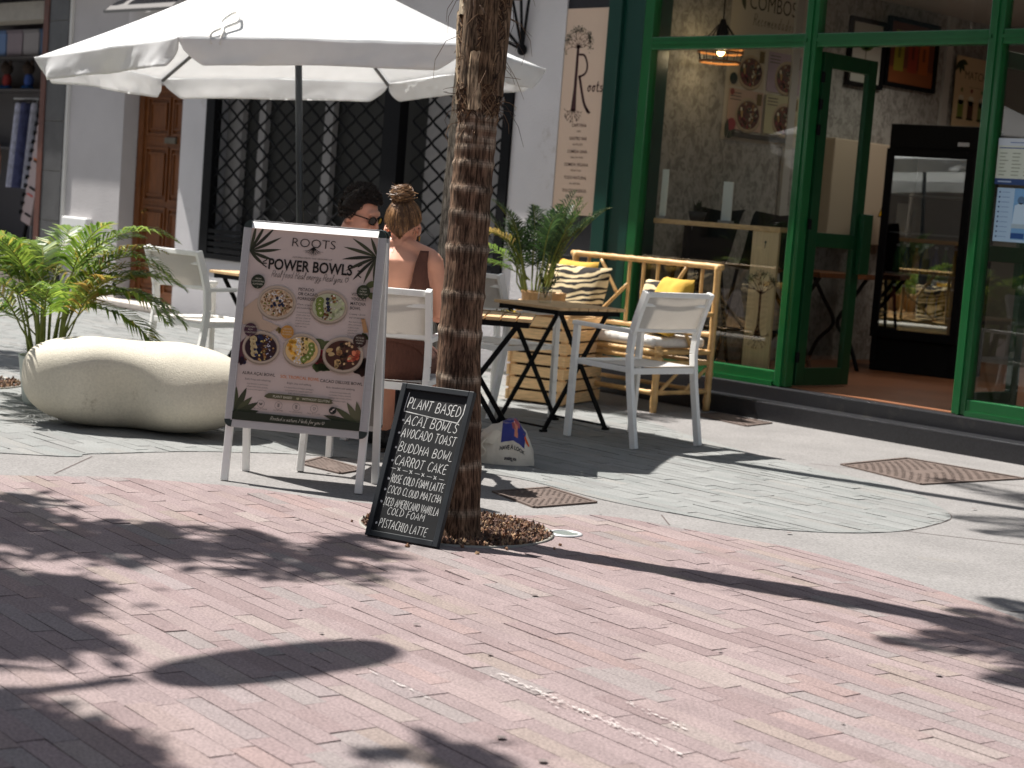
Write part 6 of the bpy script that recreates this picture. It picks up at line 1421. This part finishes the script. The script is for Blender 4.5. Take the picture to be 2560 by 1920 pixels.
# --- woman, seen from behind
W_O = Vector((-6.385, 5.315, 0)); W_R = R(42)
t = thing('person', 'person with a blond bun and brown low backed dress seated facing away', 'person', W_O, W_R)
mb = MB()
mb.tube([(0, -.02, .43), (0, -.03, .50), (0, -.035, .58), (0, -.03, .68), (0, -.025, .80), (0, -.02, .90), (0, -.012, .98), (0, -.005, 1.02), (0, .002, 1.05)], [.10, .122, .112, .092, .096, .104, .096, .064, .042], 24, ell=1.55)
for s in (-1, 1):
    mb.ell((s*.150, -.008, .992), (.056, .056, .056)); mb.ell((s*.075, -.078, .90), (.055, .022, .08))
    mb.tube([(s*.02, 0, 1.06), (s*.09, -.005, 1.035), (s*.155, -.008, 1.01)], [.045, .042, .044], 12)
    mb.tube([(s*.160, -.01, 1.0), (s*.178, .015, .90), (s*.190, .055, .79), (s*.192, .075, .745)], [.050, .047, .042, .036], 14)
    mb.tube([(s*.192, .075, .745), (s*.165, .18, .745), (s*.12, .285, .757)], [.038, .034, .024], 12)
    hand(mb, (s*.118, .29, .757), (-s*.35, .93, -.02), (0, 0, 1), (-s*.93, -.35, 0))
    mb.tube([(s*.085, .0, .50), (s*.095, .2, .505), (s*.10, .41, .49)], [.088, .075, .058], 14)
    mb.tube([(s*.10, .41, .49), (s*.10, .50, .36), (s*.10, .62, .15), (s*.10, .66, .075)], [.056, .056, .042, .036], 12)
    mb.tube([(s*.10, .64, .05), (s*.105, .74, .04), (s*.11, .83, .03)], [.036, .034, .026], 10, ell=.8)
mb.tube([(0, .0, 1.0), (0, .004, 1.05), (0, .014, 1.09), (0, .02, 1.12)], [.052, .044, .042, .044], 16)
mh = Matrix.Translation((.004, .036, 1.144)) @ Matrix.Rotation(R(-7), 4, 'X') @ Matrix.Rotation(R(-6), 4, 'Z') @ Matrix.Scale(1.0, 4)
head(mb, mh)
bod = finish_body(mb, 'body', MT['skin2'], t, .0065)
# dress: shell that follows the torso, scooped low at the back, with shoulder straps
TR = [(.43, .10), (.50, .122), (.58, .112), (.68, .092), (.80, .096), (.90, .104), (.98, .098), (1.02, .076)]
def dress(u, v):
    a = u*6.283; x, y = math.sin(a), -math.cos(a); ab = abs((u*2+1) % 2 - 1)*180   # 0 back .. 180 front
    top = interp([(0, .825), (22, .83), (29, .88), (35, .97), (39, 1.045), (57, 1.045), (60, 1.0), (65, .93), (74, .88), (100, .87), (125, .92), (140, 1.03), (150, .98), (180, .90)], ab)
    z = lerp(.43, top, v); r = interp(TR, z); 
    wx = r*1.55; wy = r
    if z > .93: f = sm(.93, 1.05, z); wx = lerp(wx, .165, f); wy = lerp(wy, .055, f)
    px = (wx+.008)*x; py = -.025 + (wy+.010)*y - (.012*math.exp(-((abs(px)-.075)/.05)**2)*sm(.8, .9, z) if y < 0 else 0)
    f2 = .004*mnoise.noise(Vector((x*4, y*4, z*7)))
    return Vector((px*(1+f2*6), py*(1+f2*8), z))
m = MB(); m.grid(dress, 120, 34, True); d_ = m.build('dress', MT['dress'], t, True); cling(d_, bod, .006)
m = MB(); m.grid(lambda u, v: Vector(((.185-.01*v)*math.cos(u*6.283)*(1+.03*math.sin(9*u*6.283)*v), lerp(-.10, .44, v)-.0, .505+.005*v+(.105-.02*v)*math.sin(u*6.283)*(1 if math.sin(u*6.283) > 0 else .95+.4*v)+.006*mnoise.noise(Vector((u*8, v*5, 0))))), 48, 20, True); o = m.build('skirt', MT['dress'], d_, True); cling(o, bod, .008)
# hair
hm = mh
m = MB(); rr = random.Random(3)
def hairline(sn, back, sidee, front): return lerp(sidee, back, min(1, .55*(-sn)+.45*(-sn)**7)) if sn < 0 else lerp(sidee, front, sm(0, .8, sn))
def cap(u, v):
    sn = math.sin(u*6.283); e = R(lerp(hairline(sn, -64, -4, 34), 90, v)); return hm @ Vector((.0805*math.cos(u*6.283)*math.cos(e), -.008+.100*sn*math.cos(e), .030+.100*math.sin(e)))
m.grid(cap, 64, 20, True)
hb = m.build('hair', MT['hair_w'], t, True)
m = MB(); m2 = MB()
bun = hm @ Vector((-.004, -.055, .143))
for k in range(520):      # combed strands towards the bun
    a = rr.uniform(2.6, 6.8); lo_ = hairline(math.sin(a), -66, -4, 34); e = R(lo_ + (50-lo_)*rr.random()**1.3); p0 = Vector((.083*math.cos(a)*math.cos(e), -.008+.102*math.sin(a)*math.cos(e), .030+.102*math.sin(e))); tgt = Vector((-.004, -.055, .125)); P = []
    for i in range(6):
        q_ = i/5; p = p0.lerp(tgt, q_); cc = Vector((0, -.008, .030)); dd = (p-cc); rad = .103 if q_ < .9 else .11; dd2 = Vector((dd.x/.083, dd.y/.102, dd.z/.102)); 
        p = cc + dd/dd2.length*rr.uniform(.99, 1.035) if q_ < .95 else p
        P.append(hm @ p)
    (m if k % 5 < 3 else m2).tube(P, rr.uniform(.0012, .0024), 3, cap=False)
for k in range(40):       # loose ends over the neck and ears
    a = rr.choice((rr.uniform(3.2, 3.9), rr.uniform(5.5, 6.2), rr.uniform(2.9, 3.3))); p0 = hm @ Vector((.08*math.cos(a), -.008+.1*math.sin(a), rr.uniform(-.04, .02))); d = Vector((rr.uniform(-.012, .012), rr.uniform(-.012, .0), rr.uniform(-.035, -.01))); m.tube([p0, p0+d*.5+Vector((0, -.006, 0)), p0+d], .0007, 3, cap=False)
m.build('hair_strands', MT['hair_w'], hb, True); m2.build('hair_highlights', MT['hair_w2'], hb, True)
m = MB(); m2 = MB(); m.ell(bun, (.043, .038, .037))
for k in range(300):
    a = rr.uniform(0, 6.283); b = rr.uniform(-1.2, 1.3); r_ = rr.uniform(.036, .053); P = []; a1 = rr.uniform(1.0, 3.0)*rr.choice((-1, 1)); b1 = rr.uniform(-1.2, 1.2)
    for i in range(7):
        q_ = i/6; aa = a+a1*q_; bb = b+b1*q_; rad = r_ + (.016*q_**3 if k % 4 == 0 else 0); P.append(bun+Vector((rad*1.08*math.cos(aa)*math.cos(bb), rad*.92*math.sin(aa)*math.cos(bb), rad*.85*math.sin(bb)+.002)))
    (m if k % 5 < 2 else m2).tube(P, rr.uniform(.0012, .0028), 3, cap=False)
for k in range(45):
    a = rr.uniform(0, 6.283); d = Vector((math.cos(a), math.sin(a), rr.uniform(-.3, 1.4))).normalized(); p0 = bun+d*.032; c_ = Vector((rr.uniform(-1, 1), rr.uniform(-1, 1), rr.uniform(-.8, .6)))*.026; m2.tube([p0, p0+d*.012+c_*.3, p0+d*.018+c_], [.0013, .001, .0005], 3, cap=False)
bo = m.build('bun', MT['hair_w'], t, True); m2.build('bun_highlights', MT['hair_w2'], bo, True)
m = MB(); e_ = hm @ Vector((.084, -.004, -.045)); m.tube([e_+Vector((0, .008*math.cos(q_), .010*math.sin(q_)-.004)) for q_ in [k*.45 for k in range(15)]], .0022, 6); m.build('earring', MT['gold'], t, True)
for s in (-1, 1):
    m = MB(); m.tube([(s*.10, .60, .05), (s*.105, .66, .055), (s*.108, .75, .048), (s*.11, .84, .038), (s*.11, .88, .034)], [.044, .050, .048, .042, .02], 14); m.tube([(s*.10, .645, .06), (s*.10, .64, .13)], [.046, .047], 14); m.xf(Matrix.Translation((0, 0, .008)))
    sh = m.build('shoe', MT['shoe'], t, True)
    MB().prism([(s*.11+.048*math.cos(q_)*(1), .735+.155*math.sin(q_)) for q_ in [k*.314 for k in range(20)]], .001, .022).build('sole', mat('dark sole', S(60,52,44), .8), sh)
# --- man with curly hair and sunglasses
t = thing('person', 'person with dark curly hair and black sunglasses looking down', 'person', (-7.567, 5.843, 0), R(-74))
mb = MB()
mb.tube([(0, 0, .45), (0, -.01, .55), (0, .0, .70), (0, .035, .85), (0, .055, .94), (0, .065, 1.0), (0, .075, 1.03)], [.11, .118, .108, .118, .112, .085, .06], 24, ell=1.55)
for s in (-1, 1):
    mb.ell((s*.175, .06, .955), (.066, .066, .066)); mb.tube([(s*.03, .075, 1.02), (s*.10, .07, 1.0), (s*.175, .06, .965)], [.05, .05, .052], 12)
    mb.tube([(s*.185, .06, .955), (s*.215, .10, .86), (s*.225, .17, .76)], [.056, .050, .042], 14); mb.tube([(s*.225, .17, .76), (s*.18, .31, .768), (s*.13, .42, .775)], [.042, .038, .028], 12)
    hand(mb, (s*.125, .43, .775), (-s*.35, .93, -.05), (0, 0, 1), (-s*.93, -.35, 0))
    mb.tube([(s*.095, .0, .51), (s*.11, .22, .52), (s*.12, .43, .50)], [.092, .082, .064], 14); mb.tube([(s*.12, .43, .50), (s*.12, .46, .30), (s*.12, .44, .09)], [.062, .056, .042], 12); mb.tube([(s*.12, .42, .05), (s*.125, .52, .04), (s*.13, .63, .03)], [.042, .04, .03], 10)
mb.tube([(0, .06, 1.0), (0, .085, 1.05), (0, .12, 1.12)], [.064, .058, .058], 16)
mh = Matrix.Translation((-.01, .150, 1.170)) @ Matrix.Rotation(R(-15), 4, 'X') @ Matrix.Rotation(R(2), 4, 'Z') @ Matrix.Scale(1.04, 4)
head(mb, mh, 1.12, 1.05, True)
bod = finish_body(mb, 'body', MT['skin'], t, .006)
m = MB(); m.grid(lambda u, v: Vector(((interp([(.45, .118), (.55, .125), (.7, .116), (.85, .126), (.98, .122), (1.06, .09), (1.085, .075)], lerp(.46, 1.02, v))*1.56+.006)*math.cos(u*6.283), interp([(.45, 0), (.7, 0), (.85, .035), (.98, .06), (1.1, .085)], lerp(.46, 1.02, v))+(interp([(.45, .122), (.55, .13), (.7, .12), (.85, .13), (.98, .125), (1.06, .095), (1.085, .08)], lerp(.46, 1.02, v))+.004)*math.sin(u*6.283), lerp(.46, 1.02, v))), 40, 20, True); sh = m.build('shirt', MT['darkcloth'], t, True); cling(sh, bod, .006)
m = MB()
for s in (-1, 1): m.tube([(s*.15, .06, .98), (s*.195, .065, .94), (s*.217, .10, .85)], [.068, .07, .064], 14)
cling(m.build('sleeve', MT['darkcloth'], sh, True), bod, .008)
m = MB()
for s in (-1, 1): m.tube([(s*.095, -.06, .52), (s*.11, .22, .525), (s*.12, .44, .505), (s*.12, .48, .40), (s*.12, .47, .12)], [.105, .095, .075, .068, .058], 14)
cling(m.build('trousers', MT['darkcloth'], t, True), bod, .008)
for s in (-1, 1):
    m = MB(); m.tube([(s*.12, .38, .05), (s*.122, .46, .058), (s*.126, .56, .048), (s*.13, .68, .036)], [.046, .052, .048, .03], 14); m.build('shoe', MT['shoe'], t, True)
# hair of curls, short beard
m = MB(); rr = random.Random(14)
m.grid(lambda u, v: mh @ Vector((.082*math.cos(u*6.283)*math.cos(R(lerp(lerp(-38, 30, sm(-.1, .75, math.sin(u*6.283))), 90, v))), -.010+.100*math.sin(u*6.283)*math.cos(R(lerp(lerp(-38, 30, sm(-.1, .75, math.sin(u*6.283))), 90, v))), .034+.100*math.sin(R(lerp(lerp(-38, 30, sm(-.1, .75, math.sin(u*6.283))), 90, v))))), 40, 14, True)
hb = m.build('hair', MT['hair_m'], t, True)
m = MB()
for k in range(620):
    a = rr.uniform(0, 6.283); lo = lerp(-34, 30, sm(-.1, .75, math.sin(a))); e = R(lo + (90-lo)*rr.random()**1.15); top = sm(.2, 1.2, e); ex = rr.uniform(.004, .018)+.020*top
    n_ = Vector((math.cos(a)*math.cos(e), math.sin(a)*math.cos(e), math.sin(e))); c = Vector(((.080+ex)*n_.x, -.010+(.098+ex)*n_.y, .034+(.098+ex)*n_.z)); tx = n_.cross(Vector((.3, .2, 1))).normalized(); ty = n_.cross(tx); r_ = rr.uniform(.006, .012); ph = rr.uniform(0, 6.28)
    m.tube([mh @ (c + (tx*math.cos(ph+q_*.9)+ty*math.sin(ph+q_*.9))*r_*(1-.05*q_) + n_*(.0018*q_-.004)) for q_ in range(8)], rr.uniform(.0018, .003), 4, cap=False)
m.build('curls', MT['hair_m'], hb, True)
m = MB()
for s in (-1, 1):
    m.tube([mh @ Vector((s*.034+.026*math.cos(q_), .108-.010*abs(math.cos(q_)*.5+s*.5), .006+.020*math.sin(q_))) for q_ in [k*.3491 for k in range(19)]], .0028, 6); m.tube([mh @ Vector(p) for p in ((s*.058, .100, .012), (s*.074, .05, .012), (s*.081, -.005, .008), (s*.079, -.03, -.008))], .0034, 6)
m.tube([mh @ Vector(p) for p in ((-.009, .112, .012), (0, .115, .015), (.009, .112, .012))], .0026, 6)
g = m.build('sunglasses', MT['blackm'], t, True)
for s in (-1, 1):
    m = MB(); P = [mh @ Vector((s*.034+.025*math.cos(q_), .107-.010*abs(math.cos(q_)*.5+s*.5), .006+.019*math.sin(q_))) for q_ in [k*.3491 for k in range(18)]]; m.poly(P); m.build('lens', MT['lens'], g)

# --- shopper standing in the doorway of the corner shop, mostly beyond the left edge
t = thing('person', 'person in grey trousers standing in the corner shop doorway at the left edge', 'person', (-19.78, 9.92, .2), R(-120))
mb = MB()
mb.tube([(0, 0, .84), (0, 0, .94), (0, .005, 1.08), (0, .0, 1.26), (0, -.01, 1.38), (0, -.01, 1.44), (0, 0, 1.48)], [.10, .112, .10, .112, .10, .075, .05], 20, ell=1.5)
for s_ in (-1, 1):
    mb.ell((s_*.17, -.01, 1.38), (.06, .06, .06)); mb.tube([(s_*.02, -.005, 1.45), (s_*.1, -.01, 1.42), (s_*.17, -.01, 1.39)], [.045, .045, .048], 10)
    mb.tube([(s_*.18, -.01, 1.38), (s_*.21, -.02, 1.22), (s_*.22, .0, 1.08)], [.052, .046, .038], 12); mb.tube([(s_*.22, 0, 1.09), (s_*.215, .06, .97), (s_*.20, .11, .85)], [.039, .034, .025], 12)
    hand(mb, (s_*.2, .115, .845), (0, .3, -.95), (s_, 0, 0), (0, .95, .3))
    mb.tube([(s_*.085, 0, .86), (s_*.095, .01, .66), (s_*.095, .005, .47)], [.09, .074, .056], 12); mb.tube([(s_*.095, .005, .48), (s_*.095, -.01, .30), (s_*.095, -.02, .08)], [.056, .054, .038], 12); mb.tube([(s_*.095, -.04, .05), (s_*.1, .08, .04), (s_*.105, .18, .03)], [.036, .036, .026], 10)
mb.tube([(0, -.005, 1.45), (0, .005, 1.55), (0, .01, 1.60)], [.054, .05, .05], 14)
mh = Matrix.Translation((0, .02, 1.66)); head(mb, mh)
bod = finish_body(mb, 'body', MT['skin2'], t, .007)
m = MB()
for s_ in (-1, 1): m.tube([(s_*.08, 0, .90), (s_*.09, 0, .84), (s_*.098, .01, .66), (s_*.098, .0, .47), (s_*.098, -.015, .10)], [.11, .112, .094, .082, .085], 18)
cling(m.build('trousers', mat('grey trousers', S(138,132,124), .9, var=.12), t, True), bod, .008)
m = MB(); m.grid(lambda u, v: Vector((interp([(.9, .178), (1.08, .16), (1.26, .176), (1.38, .17), (1.45, .10)], lerp(.9, 1.45, v))*math.cos(u*6.283), -.003+interp([(.9, .12), (1.08, .108), (1.26, .12), (1.38, .11), (1.45, .08)], lerp(.9, 1.45, v))*math.sin(u*6.283), lerp(.9, 1.45, v))), 36, 16, True)
cling(m.build('top', MT['darkcloth'], t, True), bod, .006)
m = MB(); m.grid(lambda u, v: mh @ Vector((.081*math.cos(u*6.283)*math.cos(R(lerp(hairline(math.sin(u*6.283), -50, -10, 34), 90, v))), -.008+.101*math.sin(u*6.283)*math.cos(R(lerp(hairline(math.sin(u*6.283), -50, -10, 34), 90, v))), .03+.101*math.sin(R(lerp(hairline(math.sin(u*6.283), -50, -10, 34), 90, v))))), 40, 14, True); m.build('hair', MT['hair_m'], t, True)
for s_ in (-1, 1):
    m = MB(); m.tube([(s_*.095, -.06, .045), (s_*.098, .02, .055), (s_*.1, .10, .045), (s_*.106, .22, .032)], [.044, .048, .044, .026], 12); m.build('shoe', MT['shoe'], t, True)
